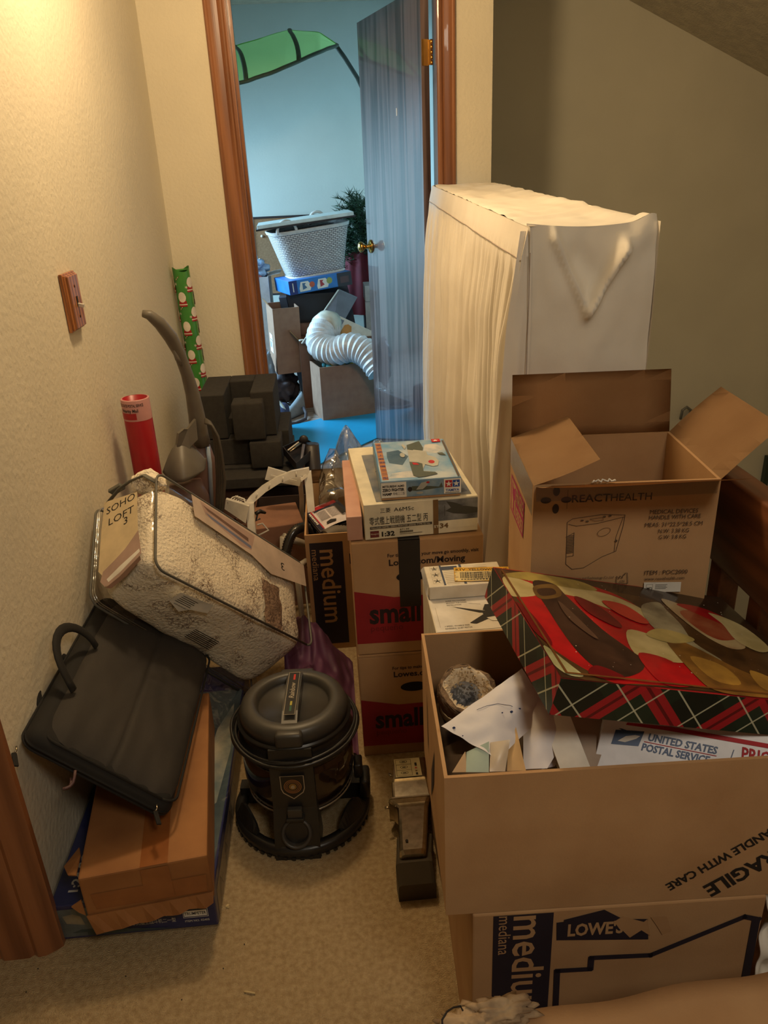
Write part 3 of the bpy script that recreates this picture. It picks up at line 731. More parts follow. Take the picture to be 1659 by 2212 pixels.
for r, z, amp, ph, sag in ((.135, .252, .006, 2.6, .012), (.143, .245, .008, 2.9, .014), (.137, .238, .014, 2.4, .004), (.142, .256, .010, 3.4, .030)): mb.tube(coil(r, z, amp, ph, sag), .0036, VD, n=7, caps=False)
mb.build('power_cord', vc)
mb = MB()
cp = [(-.052, -.118), (.052, -.118), (.050, -.160), (-.050, -.160)]
secs = [(0.272, .046, -.112, -.128), (.235, .047, -.10, -.131), (.12, .048, -.10, -.137), (.075, .050, -.10, -.150), (.0, .050, -.08, -.168)]
vs = []
for z, hw, yb, yf in secs: vs += [(-hw, yb, z), (hw, yb, z), (hw, yf, z), (-hw, yf, z)]
fs = [(0, 1, 2, 3), (16, 19, 18, 17)]
for i in range(4):
    for k in range(4): fs.append((i*4+k, i*4+(k+1) % 4, i*4+4+(k+1) % 4, i*4+4+k))
mb.faces(vs, fs, VD); mb.build('front_column', vc)
mb = MB()
PM = Matrix.Translation((0, -.150, .062)) @ Matrix.Rotation(math.radians(62), 4, 'X')
mb.lathe([(.0245, -.02), (.0255, .008), (.0295, .014), (.034, .010), (.036, -.004), (.038, -.012)], VG, n=36, mat=PM)
mb.lathe([(0, -.012), (.0245, -.010)], INK, n=30, mat=PM)
mb.box(-.016, .016, -.153, -.140, .105, .128, VG, bev=.002); mb.box(-.020, .020, -.158, -.140, .098, .106, VD, bev=.002)
mb.build('hose_port', vc)
mb = MB(); mb.box(.138, .162, -.03, .03, .03, .085, VD, bev=.008); mb.box(.126, .146, -.02, .02, .085, .125, VD, bev=.005); mb.build('latch', vc)

# ---------------------------------------------------------------- steel housing beside the box
mg = thing('steel_appliance_part', 'bare steel and dark plastic appliance housing on the carpet beside the fragile box', 'appliance part', (.105, 1.3, 0))
def loft(mb, secs, m, bev=.008):
    """secs: y, x0, x1, z0, z1"""
    vs = []; prof = []
    for y, x0, x1, z0, z1 in secs:
        b = min(bev, (x1-x0)/3)
        vs += [(x0, y, z0), (x0, y, z1-b), (x0+b*.3, y, z1-b*.3), (x0+b, y, z1), (x1-b, y, z1), (x1-b*.3, y, z1-b*.3), (x1, y, z1-b), (x1, y, z0)]
    n = 8; fs = [tuple(range(n)), tuple(range(len(vs)-1, len(vs)-n-1, -1))]
    for i in range(len(secs)-1):
        for k in range(n): fs.append((i*n+k, i*n+(k+1) % n, (i+1)*n+(k+1) % n, (i+1)*n+k))
    mb.faces(vs, fs, m, False)
mb = MB(); loft(mb, [(1.135, .062, .140, .0, .045), (1.165, .060, .138, .0, .075), (1.20, .064, .140, .0, .062), (1.26, .070, .15, 0, .05)], M('dark_grey_foot', (70, 62, 50), .5)); W(mb, 'foot', mg)
mb = MB(); loft(mb, [(1.178, .073, .122, .045, .083), (1.183, .070, .126, .045, .092), (1.31, .078, .146, .03, .083), (1.325, .070, .150, .03, .080), (1.333, .060, .155, .03, .086)], STEEL); W(mb, 'lower_housing', mg)
mb = MB(); loft(mb, [(1.333, .060, .158, .02, .088), (1.337, .062, .160, .02, .088), (1.352, .070, .160, .02, .070), (1.40, .072, .158, .02, .074), (1.402, .074, .156, .02, .080), (1.47, .084, .162, .02, .078), (1.475, .086, .162, .02, .074)], STEEL, bev=.006); W(mb, 'upper_housing', mg)
mb = MB(); mb.lathe([(0, .0), (.0032, 0), (.0032, .001)], INK, n=16, mat=Matrix.Translation((.088, 1.205, .0925))); W(mb, 'screw_hole', mg); mb = MB(); mb.tube([(.062, 1.325, .07), (.050, 1.325, .07)], .003, STEEL, n=8); W(mb, 'pin', mg); mb = MB(); mb.tube([(.074, 1.44, .06), (.068, 1.437, .066), (.069, 1.425, .072), (.075, 1.422, .072)], .002, STEEL, n=6); W(mb, 'latch_hook', mg)

# ---------------------------------------------------------------- red mailing tube and wrapping paper roll
tu = thing('mailing_tube', 'red cardboard mailing tube standing against the left wall', 'tube', (-.552, 2.13, 0))
TR_ = M('red_tube', (170, 24, 36), .35, var=(150, 20, 30), vscale=14)
mb = MB(); mb.lathe([(.0, .0), (.0385, 0), (.0385, .84), (.0375, .843), (.034, .843), (.034, .70)], TR_, n=40); mb.build('tube_body', tu)
mb = MB(); mb.lathe([(.0389, .785), (.0389, .842), (.0385, .8435), (.034, .8437)], M('white_mail_label', (206, 150, 146), .4), n=40); mb.build('paper_label', tu)
mb = MB(); mb.lathe([(.03925, .79), (.03925, .808)], TR_, n=14, a0=-PI*.92, a1=-PI*.45)
mb.build('red_band', tu)
wp = thing('wrapping_paper_roll', 'roll of green wrapping paper printed with red and white shapes, standing in the hall corner', 'wrapping paper', (-.565, 3.315, 0))
WG = M('green_wrap', (70, 142, 60), .3, var=(62, 130, 54), coat=.3)
mb = MB(); wm = Matrix.Rotation(math.radians(-1.2), 4, 'Y')
mb.grid(lambda u, v: tuple(wm @ Vector(((.034+.0015*nz(u*2, v*9))*math.cos(2*PI*u), (.034+.0015*nz(u*2, v*9))*math.sin(2*PI*u), 1.065*v+(.010*math.sin(2*PI*u*2+.6) if v == 1 else 0)))), 36, 60, WG, closeu=True)
mb.lathe([(.034, 1.062), (.026, 1.058), (.022, .98)], WG, n=36, mat=wm)
mb.build('paper_roll', wp)
# printed figures (generic round shapes, hats and bands), snowflakes and candy sticks, wrapped round the roll
PW, PR_, PK = M('print_cream', (236, 224, 206), .35), M('print_red', (170, 34, 34), .35), INK
def wrap(a, z, pts, m, r):
    mb.faces([tuple(wm @ Vector((r*math.cos(a+x/.034), r*math.sin(a+x/.034), z+y))) for x, y in pts], [tuple(range(len(pts)))], m)
def ell(cx, cy, rx, ry, n=16, a0=0, a1=2*PI): return [(cx+rx*math.cos(a0+(a1-a0)*i/(n-1 if a1-a0 < 6 else n)), cy+ry*math.sin(a0+(a1-a0)*i/(n-1 if a1-a0 < 6 else n))) for i in range(n)]
mb = MB()
for k in range(9):
    for col, (a, dz) in enumerate(((-1.75, 0), (-.55, .055), (-2.95, .055), (.65, 0), (1.8, .055))):
        z = 1.01-.118*k+dz-.05
        if z > 1.02: continue
        rr_ = .0366
        strips = 6
        for (x0, x1, y0, y1, m) in ((-.016, .016, -.040, -.028, PR_), (-.015, .015, -.028, -.018, PR_)):
            for i in range(strips): xa, xb = x0+(x1-x0)*i/strips, x0+(x1-x0)*(i+1)/strips; wrap(a, z, [(xa, y0), (xb, y0), (xb, y1), (xa, y1)], m, rr_)
        for i in range(strips): xa, xb = -.017+.034*i/strips, -.017+.034*(i+1)/strips; wrap(a, z, [(xa, -.034), (xb, -.034), (xb, -.030), (xa, -.030)], PW, rr_+.0002)
        # cream rounded body as strips
        for i in range(10):
            xa, xb = -.0145+.029*i/10, -.0145+.029*(i+1)/10; h = lambda x: math.sqrt(max(0, 1-(x/.0147)**2))
            wrap(a, z, [(xa, -.004-.019*h(xa)), (xb, -.004-.019*h(xb)), (xb, -.004+.022*h(xb)), (xa, -.004+.022*h(xa))], PW, rr_+.0004)
    for a, dz in ((-1.1, .015), (-2.3, .03), (-.0, .0)):
        z = .98-.118*k+dz
        for q in range(3):
            c, s_ = math.cos(q*PI/3+.3), math.sin(q*PI/3+.3)
            wrap(a, z, [(-.006*c-.0007*s_, -.006*s_+.0007*c), (-.006*c+.0007*s_, -.006*s_-.0007*c), (.006*c+.0007*s_, .006*s_-.0007*c), (.006*c-.0007*s_, .006*s_+.0007*c)], PW, .0366)
        for q in range(5): wrap(a+.30, z+.022, [(-.008+.003*q, -.008+.003*q), (-.006+.003*q, -.0085+.003*q), (-.004+.003*q, -.004+.003*q), (-.006+.003*q, -.0035+.003*q)], PW if q % 2 else PR_, .0366)
mb.build('printed_figures', wp)

# ---------------------------------------------------------------- upright vacuum
uv_ = thing('upright_vacuum', 'grey and brown upright vacuum cleaner with a long curved handle, by the left wall', 'vacuum cleaner', (-.46, 2.35, 0))
UG = M('upright_grey', (104, 98, 88), .45, var=(96, 90, 82)); UB = M('upright_brown', (112, 84, 76), .45, var=(100, 76, 68)); CORD = M('grey_cord', (74, 68, 60), .55)
mb = MB()
pts = [(-0.514, 2.22, 1.056), (-0.497, 2.22, 1.052), (-0.476, 2.24, 1.024), (-0.458, 2.27, 0.979), (-0.443, 2.29, 0.924), (-0.434, 2.31, 0.86), (-0.428, 2.32, 0.798), (-0.427, 2.33, 0.729), (-0.429, 2.34, 0.667), (-0.425, 2.35, 0.628)]
mb.tube(pts, [.010, .014, .018, .020, .017, .018, .021, .025, .028, .026], UG, n=16); W(mb, 'handle', uv_)
mb = MB(); mb.tube([(-0.453, 2.27, 0.943), (-0.448, 2.28, 0.913), (-0.442, 2.28, 0.892)], [.006, .009, .004], UG, n=10); W(mb, 'trigger', uv_)
mb = MB()   # cord hook with its swivelling wing
vs = [(-0.428, 2.3, 0.724), (-0.452, 2.28, 0.7), (-0.461, 2.27, 0.704), (-0.477, 2.26, 0.694), (-0.489, 2.26, 0.651), (-0.482, 2.26, 0.644), (-0.482, 2.26, 0.623), (-0.465, 2.26, 0.628), (-0.453, 2.27, 0.645), (-0.429, 2.29, 0.663)]
mb.faces(vs, [tuple(range(10))], UG); W(mb, 'cord_hook', uv_, solid=.018)
mb = MB()
def hood(u, v):
    a = Vector((-0.535, 2.24, 0.58)).lerp(Vector((-0.511, 2.24, 0.557)), v); b = Vector((-0.41, 2.3, 0.595)).lerp(Vector((-0.413, 2.28, 0.572)), v)
    p = a.lerp(b, u); p.z += .075*math.sin(PI*min(1, u*1.05))*(1-v)**.8; p.y -= .05*math.sin(u*PI)*math.sin(v*PI*.5)+.02*v; return tuple(p)
mb.grid(hood, 20, 12, UG); W(mb, 'hood', uv_, solid=.006)
mb = MB(); mb.tube([(-0.437, 2.36, 0.63), (-0.436, 2.37, 0.557), (-0.448, 2.38, 0.391), (-0.467, 2.38, 0.22)], [.030, .042, .046, .05], UB, n=20); W(mb, 'motor_housing', uv_)
mb = MB(); mb.tube([(-0.486, 2.3, 0.523), (-0.48, 2.29, 0.472), (-0.48, 2.28, 0.338), (-0.497, 2.3, 0.194)], [.050, .062, .066, .06], UB, n=24); W(mb, 'dust_bag', uv_)
mb = MB(); mb.tube([(-0.409, 2.34, 0.62), (-0.408, 2.335, 0.567), (-0.421, 2.33, 0.41)], .007, M('clear_bluish_tube', (150, 168, 190), .15, coat=.5), n=10); W(mb, 'side_tube', uv_)
mb = MB(); mb.box(-.60, -.34, 2.24, 2.50, .0, .10, UG, bev=.03, seg=4); mb.tube([(-.44, 2.38, .09), (-.43, 2.38, .30)], .05, UB, n=20); W(mb, 'floor_head', uv_)
for k in range(5):
    mb = MB(); dx_ = .006*k; dy_ = -.01*k
    P = [(443+k, 905-k), (452+3*k, 912-2*k), (460+3.2*k, 935), (464+3.6*k, 975), (467+3.4*k, 1030), (466+3*k, 1090), (462+2.6*k, 1130), (455+2*k, 1145), (450, 1120)]
    YY = 2.27-.012*k
    mb.tube([(xx, yy, zz) for xx, yy, zz in [
        (-0.392, 2.27, 0.73), (-0.378, 2.26, 0.724), (-0.37, 2.25, 0.691), (-0.371, 2.25, 0.633), (-0.377, 2.25, 0.55), (-0.39, 2.25, 0.458), (-0.408, 2.26, 0.383), (-0.423, 2.27, 0.404)]] and
        [(xx+dx_*s_, yy+dy_, zz) for (xx, yy, zz), s_ in zip([(-0.392, 2.27, 0.73), (-0.378, 2.26, 0.724), (-0.37, 2.25, 0.691), (-0.371, 2.25, 0.633), (-0.377, 2.25, 0.55), (-0.39, 2.25, 0.458), (-0.408, 2.26, 0.383), (-0.423, 2.27, 0.404)], (.2, .5, .8, 1, .8+.1*k, .5+.12*k, .4, 0))], .0042, CORD, n=7)
    W(mb, 'power_cord', uv_)

# ---------------------------------------------------------------- cartons under the foam, foam blocks
FOAM = M('black_packing_foam', (44, 41, 38), .95, var=(52, 49, 45), vscale=60, bump=.4, bscale=400)
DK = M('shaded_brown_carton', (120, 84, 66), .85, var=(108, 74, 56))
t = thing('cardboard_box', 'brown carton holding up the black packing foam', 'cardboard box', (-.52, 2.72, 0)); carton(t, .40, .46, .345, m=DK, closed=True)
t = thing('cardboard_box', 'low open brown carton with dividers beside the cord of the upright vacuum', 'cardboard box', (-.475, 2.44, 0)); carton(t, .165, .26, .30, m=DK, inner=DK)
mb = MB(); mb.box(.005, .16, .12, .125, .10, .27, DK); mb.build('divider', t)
panel(t, 'flap', (.01, .255, .30), (.155, .255, .30), (0, .6, .5), .06, DK); panel(t, 'flap', (.01, .005, .298), (.12, .005, .298), (0, -.5, .6), .05, DK)
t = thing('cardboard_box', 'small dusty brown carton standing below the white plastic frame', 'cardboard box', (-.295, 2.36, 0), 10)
carton(t, .165, .19, .315, m=M('dusty_carton', (148, 106, 84), .85), closed=True)
t = thing('carton_lid', 'shallow dark carton lid lying behind the white plastic frame', 'box lid', (-.30, 2.60, 0)); carton(t, .19, .10, .33, m=M('dark_plum_carton', (66, 52, 50), .8))
ft = thing('packing_foam', 'upper block of black packing foam with square cut-outs, left of the doorway', 'packing foam', (-.50, 2.79, .49))
mb = MB()
mb.box(-.500, -.405, 2.79, 3.09, .50, .668, FOAM, bev=.004); mb.box(-.31, -.225, 2.80, 3.09, .50, .668, FOAM, bev=.004); mb.box(-.405, -.31, 2.99, 3.09, .50, .668, FOAM, bev=.004)
mb.box(-.405, -.31, 2.85, 2.99, .50, .56, FOAM); mb.box(-.376, -.262, 2.735, 2.83, .505, .645, FOAM, bev=.006)
W(mb, 'foam_block', ft)
fb2 = thing('packing_foam', 'lower and wider block of black packing foam resting on a brown carton', 'packing foam', (-.48, 2.72, .345))
mb = MB()
mb.box(-.48, -.18, 2.76, 3.12, .346, .395, FOAM, bev=.003); mb.box(-.48, -.33, 2.79, 3.12, .395, .497, FOAM, bev=.004); mb.box(-.325, -.21, 2.73, 2.86, .395, .497, FOAM, bev=.005); mb.box(-.27, -.185, 2.86, 3.12, .395, .497, FOAM, bev=.004)
mb.box(-.46, -.14, 2.66, 2.80, .346, .385, FOAM, bev=.003)
W(mb, 'foam_block', fb2)

# ---------------------------------------------------------------- black tray with a knobbed bar, near the doorway
tr = thing('black_tray', 'open black tray with a round knob and metal slide, near the doorway', 'tray', (-.17, 3.0, 0))
BT = M('tray_plastic', (46, 42, 46), .4)
mb = MB()
A_, B_, C_, D_ = Vector((-0.203, 2.75, 0.468)), Vector((-0.127, 2.85, 0.467)), Vector((-0.08, 2.8, 0.448)), Vector((-0.155, 2.65, 0.436))
dn = Vector((0, .01, -.035))
mb.faces([A_, B_, C_, D_, A_+dn, B_+dn, C_+dn, D_+dn], [(4, 5, 6, 7), (0, 1, 5, 4), (1, 2, 6, 5), (2, 3, 7, 6), (3, 0, 4, 7)], BT); W(mb, 'tray_body', tr, solid=.004)
mb = MB(); mb.sphere((-0.127, 2.8, 0.475), .017, BT, scale=(1, .6, 1)); W(mb, 'round_knob', tr)
mb = MB(); mb.tube([(-0.139, 2.77, 0.471), (-0.178, 2.72, 0.458)], .005, STEEL, n=6, flat=.4); mb.tube([(-0.146, 2.78, 0.472), (-0.186, 2.73, 0.459)], .003, WHITEP, n=6); mb.tube([(-0.127, 2.76, 0.468), (-0.137, 2.72, 0.428), (-0.146, 2.68, 0.388)], .006, M('slate_bar', (110, 112, 130), .3), n=8); W(mb, 'slide_bar', tr)
mb = MB(); mb.tube([(-.10, 2.78, 0), (-.10, 2.78, .46)], .03, BT, n=12); W(mb, 'stand_post', tr)

# ---------------------------------------------------------------- white plastic frame piece
wf = thing('plastic_stand', 'curved white plastic handle stand standing among the boxes behind the comforter', 'plastic stand', (-.22, 2.2, 0))
def strap(mb, pts, hw, th, m, nrm=(0, -1, 0.15)):
    n = Vector(nrm).normalized(); vs = []; P = [Vector(p) for p in pts]
    for i, p in enumerate(P):
        t = (P[min(i+1, len(P)-1)]-P[max(i-1, 0)]).normalized(); s_ = t.cross(n).normalized()
        w_ = hw[i] if isinstance(hw, (list, tuple)) else hw
        vs += [p+s_*w_+n*th, p-s_*w_+n*th, p-s_*w_-n*th, p+s_*w_-n*th]
    fs = [(0, 1, 2, 3), tuple(range(len(vs)-1, len(vs)-5, -1))]
    for i in range(len(P)-1):
        for k in range(4): fs.append((i*4+k, i*4+(k+1) % 4, i*4+4+(k+1) % 4, i*4+4+k))
    mb.faces(vs, fs, m)
mb = MB()
strap(mb, [(-0.301, 2.26, 0.439), (-0.282, 2.28, 0.457), (-0.244, 2.3, 0.481), (-0.199, 2.32, 0.5), (-0.152, 2.34, 0.51), (-0.098, 2.36, 0.51)], .011, .010, WHITEP)
for k, (a, b) in enumerate((((-0.267, 2.26, 0.467), (-0.261, 2.26, 0.482)), ((-0.226, 2.28, 0.487), (-0.221, 2.28, 0.504)), ((-0.183, 2.3, 0.5), (-0.18, 2.3, 0.517)), ((-0.139, 2.32, 0.507), (-0.138, 2.32, 0.524)))): mb.tube([a, b], .0025, WHITEP, n=5)
W(mb, 'arched_bar', wf)
mb = MB(); strap(mb, [(-0.104, 2.36, 0.508), (-0.102, 2.34, 0.464), (-0.1, 2.3, 0.366), (-0.102, 2.26, 0.252), (-0.106, 2.24, 0.159)], .012, .010, WHITEP); strap(mb, [(-0.125, 2.32, 0.496), (-0.105, 2.35, 0.499)], .005, .004, WHITEP); W(mb, 'right_leg', wf)
mb = MB(); strap(mb, [(-0.285, 2.24, 0.461), (-0.286, 2.22, 0.4), (-0.285, 2.2, 0.329), (-0.287, 2.18, 0.241)], .012, .010, WHITEP); W(mb, 'left_leg', wf)
mb = MB(); strap(mb, [(-0.37, 2.3, 0.44), (-0.333, 2.26, 0.437), (-0.294, 2.22, 0.432)], [.016, .022, .028], .012, WHITEP); W(mb, 'side_plate', wf)
mb = MB()
for k in range(5): mb.tube([(p[0]+k*.006, p[1], p[2]-k*.004) for p in ((-0.36, 2.28, 0.451), (-0.345, 2.3, 0.459), (-0.331, 2.32, 0.455))], .0022, WHITEP, n=5)
mb.tube([(-0.337, 2.3, 0.462), (-0.31, 2.3, 0.45), (-0.305, 2.28, 0.442), (-0.325, 2.26, 0.441)], .003, WHITEP, n=6); W(mb, 'grille', wf)
mb = MB(); mb.tube([(-0.266, 2.2, 0.401), (-0.25, 2.2, 0.405), (-0.233, 2.2, 0.381), (-0.263, 2.19, 0.371), (-0.273, 2.19, 0.365)], .003, WHITEP, n=6); W(mb, 'wire_loop', wf)
mb = MB(); mb.tube([(-0.265, 2.18, 0.448), (-0.251, 2.19, 0.451), (-0.237, 2.2, 0.44)], [.006, .007, .004], BLACKP, n=8); mb.tube([(-0.26, 2.18, 0.444), (-0.266, 2.18, 0.424), (-0.253, 2.18, 0.431)], .003, BLACKP, n=6); W(mb, 'black_clip', wf)
bk = thing('plastic_bracket', 'ribbed white plastic bracket lying behind the arched white frame', 'plastic part', (-.19, 2.40, 0))
mb = MB(); strap(mb, [(-0.25, 2.5, 0.46), (-0.198, 2.5, 0.442), (-0.136, 2.5, 0.421)], [.022, .020, .016], .008, WHITEP); strap(mb, [(-0.235, 2.48, 0.456), (-0.15, 2.48, 0.43)], .003, .003, WHITEP); W(mb, 'bracket_plate', bk)
mb = MB(); strap(mb, [(-0.139, 2.5, 0.421), (-0.139, 2.52, 0.352), (-0.151, 2.54, 0.208)], .008, .006, WHITEP); W(mb, 'bracket_arm', bk)

# ribbed black hose looping by the medium box, and pieces round it
def ribbed(name, parent, pts, r, m, step=.010, amp=.0028, n=14, res=90, smooth=True):
    P = [Vector(p) for p in pts]
    def cr(t):
        k = min(int(t*(len(P)-1)), len(P)-2); f = t*(len(P)-1)-k; p0, p1, p2, p3 = P[max(k-1, 0)], P[k], P[k+1], P[min(k+2, len(P)-1)]
        return .5*((2*p1)+(-p0+p2)*f+(2*p0-5*p1+4*p2-p3)*f*f+(-p0+3*p1-3*p2+p3)*f**3)
    q = [cr(i/res) for i in range(res+1)]; L = sum((b-a).length for a, b in zip(q, q[1:])); N = max(8, int(L/step*2))
    q = [cr(i/N) for i in range(N+1)]
    mb = MB(); mb.tube(q, [r+(amp if i % 2 else 0) for i in range(N+1)], m, n=n, smooth=smooth); return W(mb, name, parent)
hs = thing('vacuum_hose', 'black ribbed vacuum hose looping beside the open medium moving box', 'hose', (-.18, 2.22, 0))
HB = M('hose_black', (36, 34, 32), .25, coat=.3)
ribbed('hose_tube', hs, [(-0.197, 2.2, 0.186), (-0.193, 2.22, 0.254), (-0.181, 2.24, 0.309), (-0.158, 2.26, 0.343), (-0.125, 2.28, 0.347), (-0.101, 2.27, 0.344), (-0.091, 2.25, 0.281), (-0.114, 2.23, 0.217)], .0145, HB, step=.0085)
mb = MB(); mb.tube([(-0.189, 2.21, 0.292), (-0.192, 2.2, 0.239), (-0.194, 2.17, 0.137)], .017, BLACKP, n=14); W(mb, 'hose_cuff', hs)
pw = thing('vacuum_wand', 'pale plastic vacuum wand pieces lying between the hose and the moving box', 'vacuum wand', (-.16, 2.2, 0))
mb = MB(); mb.tube([(-0.198, 2.3, 0.307), (-0.159, 2.32, 0.281), (-0.112, 2.33, 0.252)], [.014, .012, .012], M('pale_wand', (176, 166, 150), .3), n=12); W(mb, 'wand_tube', pw)
mb = MB(); mb.tube([(-0.154, 2.13, 0.279), (-0.123, 2.17, 0.279)], .010, MATS['pale_wand'], n=12); W(mb, 'wand_tube', pw)
mb = MB(); mb.tube([(-0.198, 2.3, 0.307), (-.225, 2.32, 0)], .012, MATS['pale_wand'], n=12); mb.tube([(-0.154, 2.13, 0.279), (-.15, 2.14, 0)], .009, MATS['pale_wand'], n=12); W(mb, 'wand_foot', pw)

# purple cloth behind the round vacuum
pc = thing('purple_cloth', 'crumpled purple nylon cloth between the round vacuum and the moving boxes', 'cloth', (-.05, 1.80, 0))
PUR = M('purple_nylon', (94, 52, 80), .6, var=(80, 42, 68), vscale=8)
mb = MB()
def purp(u, v):
    x = -.19+.19*u; y = 2.02-.42*v+.02*math.sin(u*5); hh = .20*(1-u)**1.1*(1-.5*v)+.055*math.sin(u*PI)*(1-v*.5)+.03*(1-u)
    z = max(.004, hh*(.75+.35*nz(u*3.5, v*4, 2))+.018*nz(u*10, v*8, 5)); return (x, y, z)
mb.grid(purp, 50, 50, PUR); W(mb, 'cloth_folds', pc)

# clear plastic bag behind the medium box
PB = film('clear_poly_bag', tint=(226, 238, 246), glossy=.12, rough=.25, bump=.8, bscale=18, milky=.35)
pb = thing('plastic_bag', 'crumpled clear plastic bag catching the blue daylight behind the model boxes', 'plastic bag', (.05, 2.75, 0))
def blob(c, sx, sy, sz, seed, m, amp=.3, name='bag_film', parent=pb, fl=0, sub=4):
    mb = MB(); t = bmesh.new(); bmesh.ops.create_icosphere(t, subdivisions=sub, radius=1)
    for v in t.verts:
        n = v.co.copy(); k = 1+amp*(abs(mnoise.noise(n*2.3+Vector((seed, 0, 0))))-.2)*1.6+amp*.45*abs(mnoise.noise(n*6+Vector((seed, 3, 0))))
        v.co = Vector((c[0]+n.x*sx*k, c[1]+n.y*sy*k, max(fl, c[2]+n.z*sz*k)))
    mb.merge(t, m, None, True); return W(mb, name, parent)
def rumple(parent, name, x0, x1, y0, y1, hf, m, n=70):
    mb = MB()
    def f(u, v):
        x = x0+(x1-x0)*u; y = y0+(y1-y0)*v; e = min(1, 9*min(u, 1-u, v, 1-v)); q = abs(nz(x*9, y*9, 2)); q2 = abs(nz(x*21+3, y*21, 5))
        return (x+.02*nz(x*12, y*12, 8), y+.02*nz(x*12, y*12, 11), .006+hf(u, v)*(.25+.75*e)+(.085*(.5-q)+.03*(.4-q2))*e)
    mb.grid(f, n, n, m); return W(mb, name, parent)
rumple(pb, 'bag_film', -.08, .27, 2.60, 3.16, lambda u, v: .06+.36*math.exp(-((u-.30)/.20)**2-((v-.45)/.40)**2)+.30*math.exp(-((u-.70)/.25)**2-((v-.60)/.4)**2), PB)
rumple(pb, 'bag_layer', -.06, .22, 2.62, 3.0, lambda u, v: .03+.24*math.exp(-((u-.45)/.3)**2-((v-.5)/.35)**2), PB, 40)
pg = thing('plastic_bag', 'clear plastic wrap spilling over the rim of the open medium box', 'plastic bag', (-.01, 2.45, .3))
rumple(pg, 'wrap_film', -.085, .03, 2.30, 2.515, lambda u, v: .36+.13*math.sin(u*PI)*math.sin(v*PI*.7), film('stiff_clear_wrap', glossy=.16, rough=.10, bump=.6, bscale=16), 40)

# contents of the medium box
bk_ = thing('brochure', 'vacuum care brochure with red border lying in the open medium moving box', 'brochure', mat=frame((-0.071, 2.17, 0.376), Vector((0.016, 2.2, 0.396))-Vector((-0.071, 2.17, 0.376)), Vector((-0.03, 2.35, 0.402))-Vector((-0.071, 2.17, 0.376))))
mb = MB(); mb.grid(lambda u, v: (.105*u, .155*v, .006*math.sin(u*PI)), 8, 8, M('brochure_white', (222, 214, 220), .3)); mb.build('paper_sheet', bk_)
mb = MB(); mb.box(-.004, .12, -.002, .16, -.014, -.004, M('dark_folder', (40, 38, 46), .4)); mb.build('folder', bk_)
gh = thing('vacuum_hose', 'grey ribbed hose lying in the open medium moving box', 'hose', (-.02, 2.2, .3))
ribbed('hose_tube', gh, [(-0.055, 2.16, 0.362), (-0.025, 2.18, 0.366), (0.025, 2.2, 0.353), (0.069, 2.2, 0.347)], .022, M('grey_hose', (112, 104, 96), .5), step=.007, amp=.002)
mb = MB(); mb.tube([(-.03, 2.17, .02), (-.03, 2.17, .36)], .016, MATS['grey_hose'], n=12); mb.tube([(.08, 2.2, .02), (.08, 2.2, .35)], .016, MATS['grey_hose'], n=12); W(mb, 'hose_end', gh)

# pink parcel side poking out between medium box and kit box
pk_ = thing('cardboard_box', 'pinkish kraft box face under clear tape between medium box and cream kit box', 'cardboard box', (.010, 1.60, .6175))
mb = MB(); mb.box(-.002, .033, -.012, .37, 0, .060, M('pink_kraft', (196, 152, 132), .5, var=(184, 138, 118)), bev=.002); mb.build('carton_body', pk_)

# ---------------------------------------------------------------- keepsakes in the fragile box
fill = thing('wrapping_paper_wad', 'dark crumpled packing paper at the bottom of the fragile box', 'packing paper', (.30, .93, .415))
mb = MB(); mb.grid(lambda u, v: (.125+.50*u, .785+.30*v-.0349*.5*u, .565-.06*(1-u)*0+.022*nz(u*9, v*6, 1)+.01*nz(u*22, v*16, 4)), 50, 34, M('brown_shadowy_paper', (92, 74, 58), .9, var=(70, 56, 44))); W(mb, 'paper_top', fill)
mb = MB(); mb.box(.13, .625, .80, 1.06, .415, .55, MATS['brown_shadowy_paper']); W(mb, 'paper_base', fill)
ge = thing('geode', 'half geode with grey crystals and a rough brown rind, in the fragile box', 'geode', (0.177, 0.991, 0.625))
RIND = M('geode_rind', (150, 122, 92), .9, var=(96, 74, 56), vscale=60, bump=1, bscale=140, bdist=.004); CRY = M('geode_crystal', (168, 164, 160), .3, var=(104, 104, 108), vscale=50, coat=.2); CRM = M('geode_cream_crystal', (236, 218, 188), .5, var=(210, 188, 154), vscale=50)
gm = Matrix.Rotation(.45, 4, 'X') @ Matrix.Rotation(.15, 4, 'Y')
mb = MB(); rnd = random.Random(5)
def rind(u, v):
    a = 2*PI*u; ph = -PI/2+PI*.60*v; k = 1+.10*nz(math.cos(a)*1.5, math.sin(a)*1.5, v*2)+.05*nz(math.cos(a)*5, math.sin(a)*5, v*6)
    return tuple(gm @ Vector((.047*k*math.cos(ph)*math.cos(a), .044*k*math.cos(ph)*math.sin(a), .047*k*math.sin(ph)-.004)))
mb.grid(rind, 48, 16, RIND, closeu=True); mb.build('rind', ge)
mb = MB()
def hollow(u, v):
    a = 2*PI*u; k = 1+.10*nz(math.cos(a)*1.5, math.sin(a)*1.5, 2)+.05*nz(math.cos(a)*5, math.sin(a)*5, 6)
    rr = (.0455*k if v == 0 else .039*(1.08-v if v < .15 else (1-v)**.6)*(1+.12*nz(math.cos(a)*3, math.sin(a)*3, v*5))); zz = .0095+.006*nz(math.cos(a)*4, math.sin(a)*4)+.03*v if v < .15 else .010-.048*(v-.1)
    return tuple(gm @ Vector((rr*math.cos(a), rr*.95*math.sin(a), zz)))
mb.grid(hollow, 40, 12, CRY, closeu=True, mfun=lambda u, v: RIND if v < .1 else (CRM if v < .5 else CRY))
